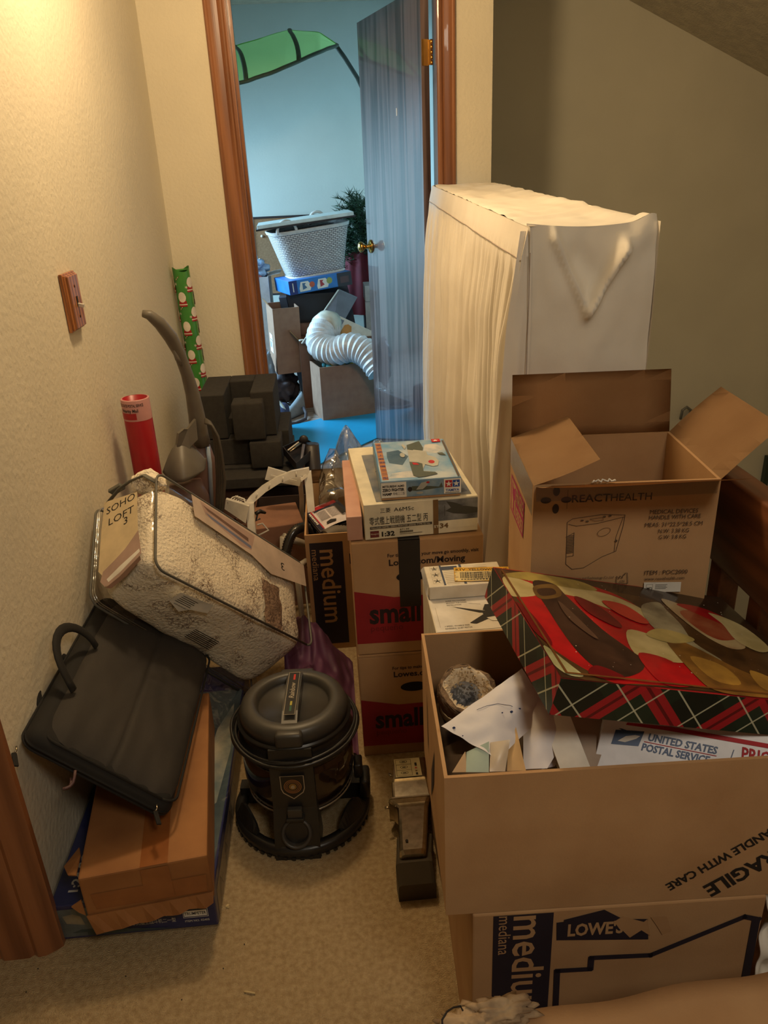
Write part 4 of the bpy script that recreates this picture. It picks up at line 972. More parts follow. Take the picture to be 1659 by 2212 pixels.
for i in range(520):
    a = rnd.uniform(0, 2*PI); v = rnd.uniform(.12, .97); c = Vector(hollow(a/(2*PI), v)); d = Vector((-math.cos(a)*(1-v), -math.sin(a)*(1-v), 1.1)); d = (gm.to_3x3() @ d).normalized(); s_ = rnd.uniform(.002, .0048)
    q = d.orthogonal().normalized(); r_ = d.cross(q)
    mb.faces([c+q*s_*.6, c+r_*s_*.6-q*s_*.3, c-r_*s_*.6-q*s_*.3, c+d*s_*1.5], [(0, 1, 3), (1, 2, 3), (2, 0, 3)], CRY if v > .62 else CRM)
mb.build('crystals', ge)
jar = thing('tin', 'low silver rimmed glass jar under the geode', 'jar', tuple(Vector((0.184, 1.031, 0.59))-Vector((0, 0, .04))))
mb = MB(); mb.lathe([(0, -.03), (.040, -.03), (.044, -.01), (.044, .006), (.040, .010)], M('dark_glass', (46, 40, 34), .1, coat=.8), n=36); mb.build('jar_body', jar)
mb = MB(); mb.lathe([(.043, .004), (.047, .008), (.047, .014), (.042, .016)], STEEL, n=36); mb.build('rim', jar)
def sheet(parent, name, q, m, bulge=.01, crk=.003, seed=0, th=.0008, n=18, s_=60):
    a, b, c, d = [Vector(p) for p in q]; nn = (b-a).cross(d-a).normalized()
    mb = MB()
    def f(u, v):
        p = a.lerp(b, u).lerp(d.lerp(c, u), v); return p+nn*(bulge*math.sin(u*PI)*math.sin(v*PI*.9+.1)+crk*nz(p.x*s_+seed, p.y*s_, p.z*s_))
    mb.grid(f, n, n, m); return W(mb, name, parent)
PAPER = M('white_paper', (226, 222, 224), .7, var=(218, 214, 216)); PAPC = M('cream_paper', (222, 204, 170), .7); PAPM = M('mint_card', (176, 194, 180), .6)
pp_ = thing('paper_sheet', 'large torn white paper with ink dots propped in the fragile box', 'paper', (0.206, 0.945, 0.6))
sheet(pp_, 'paper', ((0.116, 0.85, 0.678), (0.185, 0.8, 0.657), (0.28, 0.9, 0.645), (0.248, 0.93, 0.706)), PAPER, .014, .004)
mb = MB()
for p, r in (((.133, .845, .678), .0022), ((.218, .865, .681), .0022), ((.232, .874, .678), .0016), ((.143, .832, .674), .0010), ((.204, .861, .684), .0012)): mb.sphere(p, r, M('blue_pen_ink', (40, 60, 110), .5), u=10, v=6, scale=(1, .35, 1))
W(mb, 'ink_dots', pp_)['kind'] = 'stuff'
mb = MB(); mb.tube([(.169, .867, .688), (.183, .871, .690), (.200, .874, .690), (.217, .873, .686), (.232, .874, .678)], .0004, MATS['blue_pen_ink'], n=4); W(mb, 'pen_line', pp_)
p2_ = thing('paper_sheet', 'white paper sheet standing at the right of the card in the fragile box', 'paper', (0.265, 0.918, 0.58))
sheet(p2_, 'paper', ((0.226, 0.82, 0.617), (0.258, 0.815, 0.619), (0.298, 0.86, 0.634), (0.255, 0.95, 0.686)), PAPER, .012, .002, 4)
sheet(p2_, 'paper', ((0.256, 0.835, 0.6), (0.274, 0.83, 0.608), (0.312, 0.9, 0.625), (0.292, 0.92, 0.637)), M('lilac_paper', (198, 190, 200), .7), .006, .001, 8)
cd = thing('greeting_card', 'pale green greeting card with a red figure in the fragile box corner', 'greeting card', (0.17, 0.867, 0.6))
sheet(cd, 'card', ((0.141, 0.795, 0.644), (0.171, 0.79, 0.645), (0.177, 0.82, 0.671), (0.146, 0.82, 0.656)), PAPM, .001, 0)
en = thing('envelope', 'cream translucent envelope between card and kraft sleeve in the fragile box', 'envelope', (0.199, 0.863, 0.6))
sheet(en, 'paper', ((0.172, 0.79, 0.646), (0.193, 0.79, 0.644), (0.206, 0.82, 0.671), (0.179, 0.82, 0.669)), M('glassine', (214, 196, 170), .4), .004, .001)
e2 = thing('envelope', 'tan kraft paper sleeve standing right of the cream envelope in the fragile box', 'envelope', (0.222, 0.86, 0.6))
sheet(e2, 'paper', ((0.198, 0.8, 0.635), (0.224, 0.8, 0.633), (0.222, 0.86, 0.667), (0.208, 0.84, 0.652)), M('tan_sleeve', (208, 170, 116), .7), .003, .001)
e3 = thing('greeting_card', 'small buff folded card leaning in the near left corner of the fragile box', 'greeting card', (0.141, 0.86, 0.6))
sheet(e3, 'card', ((0.123, 0.8, 0.641), (0.142, 0.795, 0.644), (0.145, 0.82, 0.656), (0.144, 0.82, 0.657)), M('buff_card', (190, 160, 124), .7), .001, 0)
bkk = thing('book', 'white hardback book standing at an angle beside the postal box', 'book', mat=frame((0.273, 0.815, 0.626), Vector((0.299, 0.815, 0.631))-Vector((0.273, 0.815, 0.626)), Vector((0.303, 0.87, 0.648))-Vector((0.273, 0.815, 0.626))))
mb = MB(); mb.box(0, .040, -.02, .075, -.002, .001, WHITE, bev=.0006); mb.box(.002, .030, -.02, .072, -.024, -.002, PAPC); mb.box(0, .040, -.02, .075, -.027, -.024, WHITE, bev=.0006); mb.build('covers', bkk)
us = thing('postal_box', 'white postal flat-rate box with blue eagle emblem lying in the fragile box', 'postal box', mat=frame((0.327, 0.828, 0.6), (.962, -.273, 0), (.1792, .6314, .7545)))
mb = MB(); mb.box(0, .34, -.01, .115, -.03, 0, M('postal_white', (224, 222, 226), .35), bev=.001, mat=Matrix(((1, .22, 0, 0), (0, 1, 0, 0), (0, 0, 1, 0), (0, 0, 0, 1)))); mb.build('carton_body', us)
kf = thing('cardboard_sheet', 'loose grey cardboard sheet between the book and the postal box', 'cardboard', (0.339, 0.885, 0.6))
sheet(kf, 'board', ((0.285, 0.83, 0.603), (0.331, 0.82, 0.611), (0.384, 0.9, 0.63), (0.312, 0.9, 0.638)), M('grey_board', (176, 156, 138), .8), .002, .0)

# ---------------------------------------------------------------- nearest carton at the bottom edge, with odds and ends
fg = thing('moving_box', 'nearest kraft carton at the bottom right edge of the photo, top flap bent', 'cardboard box', (.16, .28, 0))
mb = MB(); mb.box(0, .37, 0, .325, 0, .398, KRAFT_D, bev=.003); mb.build('carton_body', fg)
mb = MB()
mb.grid(lambda u, v: (-.005+.415*u, .05+.285*v+.022*u*v+.003*math.sin(u*14), .412+.010*u), 24, 12, KRAFT); mb.build('flap', fg, solid=.005)
cw = thing('crumpled_paper', 'crumpled greyish paper wad on the near corner of the nearest carton', 'paper', (.13, .60, .42))
for (a, b, c, s1, s2, s3, sd) in ((.150, .612, .430, .040, .016, .011, 2), (.112, .600, .424, .034, .020, .015, 11)):
    blob((a, b, c), s1, s2, s3, sd, M('crumpled_grey_paper', (176, 152, 120), .8, var=(130, 108, 84), vscale=40), .7, parent=cw, name='paper_wad')
mb = MB(); mb.tube([(.14, .56, .395), (.14, .55, .0)], .018, MATS['crumpled_grey_paper'], n=8); W(mb, 'paper_tail', cw)
rb = thing('wooden_block', 'small reddish brown wooden block at the bottom edge left of the crumpled paper', 'wooden block', (.06, .54, 0))
mb = MB(); mb.box(-.012, .035, -.05, .035, .0, .40, wood('red_brown_block', (70, 28, 18), (120, 56, 36)), bev=.003, mat=Matrix.Rotation(-.3, 4, 'Z')); mb.build('block_body', rb)
wi = thing('wire', 'thin dark wire arching from the wooden block to the crumpled paper', 'wire', (.09, .60, .4))
mb = MB(); mb.tube([(0.074, 0.57, 0.491), (0.081, 0.58, 0.489), (0.092, 0.6, 0.465), (0.102, 0.61, 0.451), (0.103, 0.6, 0.458)], .0012, INK, n=5); mb.tube([(0.074, 0.57, 0.491), (.075, .555, .40)], .0012, INK, n=5); W(mb, 'wire_strand', wi)
cl = thing('white_cloth', 'rumpled white cloth hanging beside the medium box at the right edge', 'cloth', (.60, .80, 0))
mb = MB(); mb.grid(lambda u, v: (.585+.085*u+.012*nz(v*7, u*3, 1), .765+.05*u+.020*nz(u*5, v*9, 3)-.015*(1-v), .01+.42*v), 24, 70, CLOTH); W(mb, 'cloth_folds', cl, solid=.002)

# small things on the stairwell wall
wh = thing('wall_hook', 'small grey wire loop hook on the stairwell wall above the right carton flap', 'hook', (2.031, 4.2, 0.043))
mb = MB(); mb.tube([(2.001, 4.185, 0.007), (1.999, 4.17, 0.064), (2.024, 4.17, 0.082), (2.051, 4.17, 0.061), (2.051, 4.185, 0.004)], .008, M('grey_wire', (120, 118, 108), .4), n=8); W(mb, 'wire_loop', wh)
wpx = thing('picture_frame', 'dark framed picture on the stairwell wall cut by the right edge of the photo', 'picture frame', (2.717, 4.19, -0.407))
fx = Vector((2.557, 4.18, -0.258)); mb = MB(); mb.box(fx.x, fx.x+.40, 4.165, 4.2, fx.z-.26, fx.z, M('dark_green_frame', (50, 62, 52), .4), bev=.004); W(mb, 'frame_rim', wpx)
mb = MB(); mb.box(fx.x+.03, fx.x+.37, 4.160, 4.168, fx.z-.23, fx.z-.03, M('picture_mat', (190, 186, 170), .6)); W(mb, 'picture_mount', wpx)

# bits on the carpet
for i, (x, y, z, lab) in enumerate(((530, 2137, 0, 'pale wooden splinter lying on the carpet near the bottom edge'),)):
    s_ = thing('wood_splinter', lab, 'splinter', (-0.233, 0.97, 0.003)); mb = MB(); mb.tube([(-.010, .003, 0), (0, 0, .001), (.011, -.003, 0)], .0016, M('pale_wood', (214, 190, 140), .7), n=5); mb.build('splinter', s_)
s_ = thing('foam_crumb', 'small pale crumb on the carpet beside the blue kit box', 'crumb', (-0.293, 1.162, 0.002)); mb = MB(); t = bmesh.new(); bmesh.ops.create_icosphere(t, subdivisions=2, radius=.004)
for v in t.verts: v.co *= 1+.5*mnoise.noise(v.co*400)
mb.merge(t, MATS['pale_wood']); mb.build('crumb', s_)
mb = MB(); rnd = random.Random(11)
for (px, py) in ((-0.251, 1.071, 0.002), (-0.287, 1.024, 0.002), (-0.357, 0.97, 0.002), (-0.472, 1.028, 0.002), (-0.647, 1.062, 0.002), (-0.654, 1.016, 0.002), (-0.697, 1.015, 0.002)) and [p[:2] for p in ((-0.251, 1.071, 0.002), (-0.287, 1.024, 0.002), (-0.357, 0.97, 0.002), (-0.472, 1.028, 0.002), (-0.647, 1.062, 0.002), (-0.654, 1.016, 0.002))]:
    t = bmesh.new(); bmesh.ops.create_icosphere(t, subdivisions=1, radius=.0014); mb.merge(t, INK, Matrix.Translation((px, py, .002)))
o = mb.build('carpet_specks'); tag(o, 'dark crumbs scattered on the beige carpet near the camera', 'crumbs', kind='stuff')

# ================================================================ the bedroom beyond the door
mat_ = thing('floor_mat', 'thin blue foam exercise mat lying on the bedroom floor boards', 'mat', (0, 4.3, 0))
mb = MB(); mb.prism([(-.103, 3.815), (.20, 4.16), (.52, 4.55), (.12, 4.83), (-.13, 4.62), (-.36, 4.50), (-.42, 3.98)], .002, .008, M('blue_foam_mat', (28, 148, 190), .45, var=(20, 138, 180), vscale=4)); W(mb, 'mat_sheet', mat_)
bx = thing('cardboard_box', 'open kraft box with a green plush inside, on the bedroom floor by the door', 'cardboard box', (-.078, 4.60, 0), 16)
carton(bx, .34, .22, .335, th=.006, m=BKR, inner=BKR)
panel(bx, 'flap', (0, .21, .335), (.33, .21, .335), (0, .3, .95), .06, BKR)
pl = thing('plush_toy', 'round blue-green plush with yellow patches sitting in the open bedroom box', 'plush toy', (.07, 4.76, .30))
PLG = M('plush_teal', (62, 128, 128), .95, var=(44, 92, 104), vscale=30, bump=1, bscale=150); PLY = M('plush_yellow', (196, 178, 84), .95)
mb = MB(); mb.sphere((.06, 4.75, .30), .11, PLG, scale=(1.05, .75, .85))
for i in range(9):
    a = PI*(.08+.84*i/8); mb.sphere((.06+.105*math.cos(a), 4.735, .30+.085*math.sin(a)), .022, PLG)
W(mb, 'plush_body', pl)
for i, (a, r) in enumerate(((.5, .07), (1.1, .075), (1.7, .07), (2.4, .075), (1.4, .03))):
    mb = MB(); mb.sphere((.06+r*math.cos(a), 4.672, .30+r*.8*math.sin(a)), .018, PLY, scale=(1, .5, .8)); W(mb, 'spot', pl)
# clear sheet on the floor
ps = thing('plastic_sheet', 'crinkled clear plastic sheet glinting on the bedroom floor beyond the mat', 'plastic sheet', (-.25, 5.1, 0))
mb = MB(); mb.grid(lambda u, v: (-.48+.46*u+.10*v, 4.93+.36*v+.06*u, .010+.020*abs(nz(u*9, v*9, 1))+.10*max(0, u-.85)*v*3), 60, 40, film('crinkled_film', glossy=.3, rough=.15, bump=1, bscale=40)); W(mb, 'sheet_film', ps)
# shoe-like strap bag
sh = thing('sports_bag', 'dark blue bag with a pale rope handle behind the black foam', 'bag', (-.33, 4.25, 0))
mb = pillow((-.44, 4.20, .0), (-.275, 4.50, .17), .01, M('dark_blue_fabric', (40, 46, 84), .8), .01, ns=6); W(mb, 'bag_body', sh)
mb = MB(); mb.tube([(-0.355, 4.4, 0.225), (-0.329, 4.38, 0.207), (-0.305, 4.35, 0.186), (-0.293, 4.33, 0.169), (-0.292, 4.3, 0.134)], .009, M('rope', (190, 200, 196), .8), n=8); W(mb, 'rope_handle', sh)
sd_ = thing('sandal', 'grey slip-on shoe lying on its side at the edge of the blue mat', 'shoe', (-.2, 4.45, 0))
mb = MB()
def shoe(u, v):
    a = Vector((-0.357, 4.614, 0.01)); b = Vector((-0.206, 4.867, 0.03)); p = a.lerp(b, u); wd = .028+.045*u**.8
    ang = PI*v; p.x += .0; p.y += wd*math.cos(ang)*.9; p.z = .008+(.05+.07*u)*math.sin(ang)*(.35+.65*u); p.x -= wd*math.cos(ang)*.2; return tuple(p)
mb.grid(shoe, 24, 12, M('grey_shoe', (128, 136, 142), .7)); W(mb, 'upper', sd_, solid=.006)
mb = MB(); mb.tube([(-0.202, 4.773, 0.05), (-0.185, 4.712, 0.03), (-0.188, 4.641, 0.012), (-0.244, 4.571, 0.01), (-0.347, 4.593, 0.01)], .010, M('shoe_sole', (70, 62, 66), .7), n=8); W(mb, 'sole', sd_)
ub = thing('umbrella', 'closed black umbrella lying across the boards behind the grey shoe', 'umbrella', (-.2, 4.75, 0))
mb = MB(); mb.tube([(-0.395, 5.101, 0.015), (-0.331, 4.975, 0.02), (-0.251, 4.853, 0.015)], [.008, .018, .012], BLACKP, n=8); mb.tube([(-0.251, 4.853, 0.015), (-0.22, 4.826, 0.03)], .012, BLACKP, n=8); W(mb, 'folded_canopy', ub)
# black leaning case, game box, basket, panel
NK = M('dark_case', (22, 24, 34), .5)
cs = thing('storage_case', 'tall black case leaning to the right, carrying the blue game box and basket', 'case', (-.17, 5.2, 0))
mb = MB()
def skewbox(mb, x0, x1, y0, y1, z0, z1, sk, m):
    vs = [(x0, y0, z0), (x1, y0, z0), (x1, y1, z0), (x0, y1, z0), (x0-sk, y0, z1), (x1-sk, y0, z1), (x1-sk, y1, z1), (x0-sk, y1, z1)]
    mb.faces(vs, [(0, 3, 2, 1), (4, 5, 6, 7), (0, 1, 5, 4), (1, 2, 6, 5), (2, 3, 7, 6), (3, 0, 4, 7)], m)
skewbox(mb, -.165, .24, 5.12, 5.45, 0, .70, .10, NK); W(mb, 'case_body', cs)
mb = MB(); skewbox(mb, -.215, -.168, 5.16, 5.45, 0, .68, .10, M('case_side', (70, 78, 92), .3)); W(mb, 'side_panel', cs)
gb = thing('game_box', 'flat blue game box lying on the tall black case under the wicker basket', 'box', mat=frame((-.235, 5.05, .705), (.40, .15, .03), (-.12, .40, 0)))
mb = MB(); mb.box(0, .43, 0, .30, 0, .085, M('game_box_blue', (44, 118, 196), .4), bev=.003); mb.build('box_body', gb)
A = Art((0, 0, 0), (1, 0, 0), (0, 0, 1))
A.rect(.0, .0, .055, .085, M('game_navy', (28, 40, 110), .5)); A.rect(.024, .016, .030, .070, WHITE)
for x, c in ((.07, (70, 110, 150)), (.19, (176, 52, 58))):
    A.poly([(x, .01), (x+.07, .012), (x+.082, .04), (x+.06, .07), (x+.01, .07), (x-.002, .03)], WHITE); A.poly([(x+.02, .02), (x+.05, .03), (x+.035, .05), (x+.045, .06), (x+.02, .062)], M('toy_print_%d' % int(x*100), c, .5))
A.circle(.155, .045, .018, M('orange_print', (200, 92, 60), .5)); A.circle(.275, .05, .020, M('olive_print', (150, 160, 80), .5)); A.rect(.33, 0, .43, .085, M('game_dark_photo', (44, 34, 40), .5)); A.rect(.35, .02, .41, .06, M('game_dark_photo2', (84, 52, 50), .5))
A.build('printed_side', gb)
WIC = bpy.data.materials.new('white_wicker'); WIC.use_nodes = True
def wicker(m):
    nt = m.node_tree; b = nt.nodes['Principled BSDF']; b.inputs['Roughness'].default_value = .5
    tc = nt.nodes.new('ShaderNodeTexCoord'); br_ = nt.nodes.new('ShaderNodeTexBrick'); br_.inputs['Scale'].default_value = 1; br_.inputs['Brick Width'].default_value = .022; br_.inputs['Row Height'].default_value = .011; br_.inputs['Mortar Size'].default_value = .0016; br_.inputs['Mortar Smooth'].default_value = .6
    br_.inputs['Color1'].default_value = rgb(216, 208, 204); br_.inputs['Color2'].default_value = rgb(196, 186, 184); br_.inputs['Mortar'].default_value = rgb(74, 66, 66)
    nt.links.new(tc.outputs['UV'], br_.inputs[0]); nt.links.new(br_.outputs['Color'], b.inputs['Base Color'])
    bp = nt.nodes.new('ShaderNodeBump'); bp.inputs['Strength'].default_value = 1; bp.inputs['Distance'].default_value = .006; bp.invert = True
    nt.links.new(br_.outputs['Fac'], bp.inputs['Height']); nt.links.new(bp.outputs[0], b.inputs['Normal'])
wicker(WIC)
bs = thing('wicker_basket', 'white woven wicker laundry basket with two loop handles on the blue game box', 'basket', mat=frame((-.075, 5.32, .800), (1, .25, .10), (-.25, 1, 0)))
def rring(w_, d_, z, n=64):
    out = []
    for i in range(n):
        a = 2*PI*i/n; c, s_ = math.cos(a), math.sin(a); k = (abs(c)**5+abs(s_)**5)**(-.2); out.append((w_/2*c*k, d_/2*s_*k, z))
    return out
mb = MB(); bm_ = mb.bm; mb.mats.append(WIC); uvl2 = bm_.loops.layers.uv.new('uv'); rows = 24; n_ = 64; rg = []
for j in range(rows+1):
    t_ = j/rows; rg.append([bm_.verts.new((p[0], p[1]-.0, p[2]+(.0*math.cos(0)))) for p in rring(.36+.14*t_, .27+.10*t_, .29*t_-.02*0)])
for j in range(rows):
    for i in range(n_):
        f = bm_.faces.new((rg[j][i], rg[j][(i+1) % n_], rg[j+1][(i+1) % n_], rg[j+1][i])); f.smooth = True
        for l, (a, b) in zip(f.loops, ((i, j), (i+1, j), (i+1, j+1), (i, j+1))): l[uvl2].uv = (a/n_*1.45, b/rows*.29)
bm_.faces.new(list(reversed(rg[0]))); mb.build('woven_body', bs)
mb = MB(); WW = M('wicker_white', (222, 214, 208), .5)
for k in range(3):
    ring = rring(.50+.004*k, .37+.004*k, .285+.006*k, 48); ring.append(ring[0]); mb.tube(ring, .006, WW, n=6, caps=False)
for k in range(60):
    a = 2*PI*k/60; c, s_ = math.cos(a), math.sin(a); q = (abs(c)**5+abs(s_)**5)**(-.2); mb.sphere((.252*c*q, .187*s_*q, .296), .0065, WW, u=6, v=4)
mb.build('braided_rim', bs)
mb = MB(); ring = rring(.37, .28, .008, 48); ring.append(ring[0]); mb.tube(ring, .008, WW, n=6, caps=False); mb.build('base_band', bs)
for cx_, cy_ in ((-.17, -.185), (.12, .185)):
    mb = MB()
    for q in range(2): mb.tube([(cx_+.062*math.cos(PI*(1-i/14)), cy_+.004*q, .29+.075*math.sin(PI*i/14)) for i in range(15)], [.008+.0015*(i % 2) for i in range(15)], WW, n=7)
    mb.build('loop_handle', bs)
pn = thing('picture_frame', 'large flat framed panel with pale edge resting across the wicker basket', 'picture frame', mat=frame((-.40, 5.06, 1.105), (.60, .03, .055), (0, 1, 0)))
mb = MB(); mb.box(0, .60, 0, .42, 0, .022, M('pale_panel', (216, 224, 222), .3), bev=.002); mb.box(-.01, .61, -.004, .43, -.010, 0, NK); mb.build('panel_frame', pn)
cb = thing('cork_board', 'brown cork board in a thin dark frame leaning on the far bedroom wall', 'notice board', mat=frame((-.50, 5.84, .62), (1, 0, 0), (0, .2, 1)))
mb = MB(); mb.box(0, .45, 0, .52, -.006, 0, M('cork', (150, 112, 80), .9, var=(134, 98, 68), vscale=80)); mb.build('cork_panel', cb)
mb = MB()
for b in ((-.012, .0, -.012, .532), (.45, .462, -.012, .532), (0, .45, .52, .532), (0, .45, -.012, 0)): mb.box(b[0], b[1], b[2], b[3], -.010, .008, NK)
mb.build('frame_rim', cb)
for x, y in ((.06, .40), (.03, .24)): mb = MB(); mb.sphere((x, y, .006), .010, WHITEP, u=10, v=6); mb.build('push_pin', cb)
# under the cork board: white box with bags, taller carton
wb = thing('cardboard_box', 'white open box crammed with plastic bags under the cork board', 'cardboard box', (-.62, 5.28, .0)); WHB = M('white_corrugated', (196, 190, 186), .7)
carton(wb, .24, .30, .80, m=WHB, inner=WHB); panel(wb, 'flap', (.23, .29, .80), (.23, .02, .80), (.8, 0, .15), .09, WHB)
bgs = thing('plastic_bag', 'pale blue and pink plastic bags bulging out of the white bedroom box', 'plastic bag', (-.50, 5.42, .62))
blob((-.49, 5.42, .84), .09, .10, .075, 4, M('pale_blue_bag', (150, 178, 200), .35, var=(80, 90, 130), vscale=14), .6, parent=bgs, name='bag_film'); blob((-.475, 5.35, .80), .05, .05, .035, 8, M('pink_bag', (206, 120, 128), .4), .5, parent=bgs, name='pink_bag_film')
tc_ = thing('cardboard_box', 'tall kraft carton with shipping label leaning beside the tall black case', 'cardboard box', mat=frame((-.355, 4.98, .22), (1, .25, 0), (-.25, 1, .05)))
carton(tc_, .17, .22, .42, th=.005, m=BKR, inner=BKR); A = Art((0, 0, 0), (-.0, 1, 0), (0, 0, 1)); A.o = Vector((-.001, .20, 0)); A.u = Vector((0, -1, 0)); A.n = Vector((-1, 0, 0)); A.rect(.03, .12, .12, .24, WHITE); A.rect(.04, .20, .11, .205, INK); A.rect(.04, .15, .09, .19, M('label_grey', (150, 150, 160), .5)); A.build('shipping_label', tc_)
panel(tc_, 'flap', (0, .21, .42), (0, .01, .42), (-.25, 0, .4), .05, KRAFT)
gg = thing('storage_bag', 'dark bundle on the bedroom floor below the tall carton', 'bag', (-.30, 5.15, 0)); blob((-.36, 5.22, .10), .11, .13, .13, 6, M('dusky_bag', (74, 66, 70), .7), .4, parent=gg, name='bag_bundle')
cbg = thing('plastic_bag', 'limp clear plastic bag hanging beside the door casing in the bedroom', 'plastic bag', (-.42, 4.95, .0)); blob((-.42, 4.98, .21), .045, .05, .16, 14, M('milky_plastic', (136, 148, 160), .3), .3, parent=cbg, name='bag_film')
# grey board, printed white box, torn carton, duct
gy = thing('grey_board', 'flat grey shelf board with white edge leaning over the open carton', 'board', (0, 4.95, .3))
mb = MB(); P_ = [Vector(p) for p in ((0.072, 5.09, 0.719), (0.188, 5.09, 0.662), (0.004, 4.9, 0.418), (-0.182, 4.9, 0.428))]; th_ = Vector((.004, .012, .004))
mb.faces(P_+[p+th_ for p in P_], [(0, 1, 2, 3), (7, 6, 5, 4), (0, 4, 5, 1), (1, 5, 6, 2), (2, 6, 7, 3), (3, 7, 4, 0)], M('grey_laminate', (104, 106, 116), .45)); W(mb, 'board_panel', gy)
mb = MB(); mb.tube([P_[0], P_[3]], .0045, WHITEP, n=6); W(mb, 'white_edging', gy)
tn = thing('cardboard_box', 'torn open carton holding the grey board and the white duct hose', 'cardboard box', (-.20, 4.93, 0), 3)
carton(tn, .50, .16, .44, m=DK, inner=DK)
mb = MB(); mb.tube([(0+.26*i/12, -.004, .442+.006*math.sin(i*2.3)) for i in range(13)], .006, WHITEP, n=5); mb.build('frayed_rim', tn)
panel(tn, 'flap', (0, .155, .44), (0, .0, .44), (-.5, 0, .6), .08, KRAFT); panel(tn, 'flap', (0, .155, .44), (.2, .155, .44), (0, -.2, .9), .09, M('tan_torn_flap', (206, 160, 140), .8))
pbx = thing('cardboard_box', 'white box with a small orange picture tilted behind the duct hose', 'box', mat=frame((0.078, 5, 0.565), Vector((0.277, 5, 0.46))-Vector((0.078, 5, 0.565)), (0, .9, -.35)))
mb = MB(); mb.box(-.01, .32, 0, .16, -.12, 0, M('ivory_box', (214, 204, 190), .5), bev=.002); mb.build('box_body', pbx)
A = Art((0, 0, -.12), (1, 0, 0), (0, 0, 1)); OR_ = M('ginger_print', (196, 132, 60), .6)
A.poly([(.03, .02), (.08, .01), (.10, .05), (.085, .09), (.06, .095), (.04, .08)], OR_); A.poly([(.08, .03), (.12, .02), (.13, .05), (.10, .06)], WHITE); A.build('printed_picture', pbx)
du = thing('duct_hose', 'fat white flexible duct hose snaking out of the torn carton behind the door', 'duct hose', (.05, 4.8, .3))
DU = M('duct_white', (214, 208, 206), .35, var=(190, 184, 182), vscale=30)
ribbed('duct_tube', du, [(-0, 4.95, 0.514), (-0.054, 4.86, 0.498), (-0.059, 4.76, 0.432), (0.029, 4.68, 0.415), (0.124, 4.62, 0.444), (0.216, 4.56, 0.407), (0.282, 4.5, 0.322)], .078, DU, step=.030, amp=.010, n=40, smooth=False)
mb = MB(); mb.tube([(0.006, 4.96, 0.523), (-0.016, 4.93, 0.535), (-0.041, 4.89, 0.521)], .086, M('duct_cuff', (206, 196, 178), .4), n=24); W(mb, 'duct_cuff', du)
# artificial tree and its red skirt
ct = thing('artificial_tree', 'dark green artificial conifer standing behind the door knob', 'tree', (.27, 5.68, 0))
rnd = random.Random(2); mb = MB(); GN = M('tree_needles', (30, 58, 42), .8, var=(46, 78, 50), vscale=30)
for i in range(230):
    zz = rnd.uniform(.78, 1.22); a = rnd.uniform(0, 2*PI); R_ = (.21-.06*abs(zz-1.0)*3)*rnd.uniform(.5, 1)
    tip = Vector((.27+R_*math.cos(a), 5.68+R_*math.sin(a)*.7, zz+rnd.uniform(-.02, .09))); root = Vector((.27, 5.68, zz-.03))
    for k in range(26):
        t_ = .35+.65*k/25; p = root.lerp(tip, t_); d = Vector((rnd.uniform(-1, 1), rnd.uniform(-1, 1), rnd.uniform(-.5, 1))).normalized()*.045+(tip-root)*.12
        s_ = d.orthogonal().normalized()*.0036; mb.faces([p-s_, p+s_, p+d], [(0, 1, 2)], GN)
W(mb, 'needles', ct)
mb = MB(); mb.tube([(.27, 5.68, 0), (.27, 5.68, 1.2)], .02, NK, n=8); W(mb, 'trunk', ct)
mb = MB(); mb.grid(lambda u, v: (.25+(.09+.05*v+.012*math.sin(u*44))*math.cos(2*PI*u), 5.68+(.09+.05*v+.012*math.sin(u*44))*math.sin(2*PI*u), .90-.42*v), 60, 10, M('dark_red_cloth', (96, 18, 34), .8), closeu=True); W(mb, 'red_skirt', ct)
ws = thing('side_table', 'small white table frame partly hidden behind the open door', 'table', (.33, 5.3, 0))
mb = MB(); mb.box(.245, .50, 5.20, 5.42, .62, .72, M('dull_white_wood', (170, 166, 164), .5), bev=.003); W(mb, 'table_top', ws)
for x in (.245, .46): mb = MB(); mb.box(x, x+.035, 5.21, 5.24, 0, .62, MATS['dull_white_wood']); W(mb, 'leg', ws)
# green leaf canopy
lf = thing('leaf_canopy', 'large green fabric leaf canopy curving over the bedroom', 'canopy', (-.1, 4.9, 1.9))
LG = bpy.data.materials.new('leaf_green'); LG.use_nodes = True; nt = LG.node_tree; b = nt.nodes['Principled BSDF']; b.inputs['Base Color'].default_value = rgb(176, 222, 150); b.inputs['Roughness'].default_value = .7
tl = nt.nodes.new('ShaderNodeBsdfTranslucent'); tl.inputs[0].default_value = rgb(180, 232, 150); mxs = nt.nodes.new('ShaderNodeMixShader'); mxs.inputs[0].default_value = .5
nt.links.new(b.outputs[0], mxs.inputs[1]); nt.links.new(tl.outputs[0], mxs.inputs[2]); nt.links.new(mxs.outputs[0], nt.nodes['Material Output'].inputs[0])
topc = [Vector(p) for p in ((-0.755, 4.9, 1.867), (-0.589, 4.9, 1.972), (-0.429, 4.9, 2.046), (-0.274, 4.9, 2.085), (-0.108, 4.9, 2.119), (0.054, 4.9, 2.103), (0.146, 4.9, 2.044))]
botc = [Vector(p) for p in ((-0.686, 4.5, 1.816), (-0.551, 4.45, 1.797), (-0.394, 4.42, 1.825), (-0.265, 4.42, 1.85), (-0.128, 4.45, 1.897), (0.044, 4.6, 1.975), (0.148, 4.9, 2.042))]
def ip(c, u):
    k = min(int(u*(len(c)-1)), len(c)-2); f = u*(len(c)-1)-k; return c[k].lerp(c[k+1], f)
def leaf(u, v):
    p = ip(topc, u).lerp(ip(botc, u), v); p.z += .05*math.sin(v*PI)*math.sin(u*PI); p += Vector((0, .0, .006*nz(u*9, v*5))); return tuple(p)
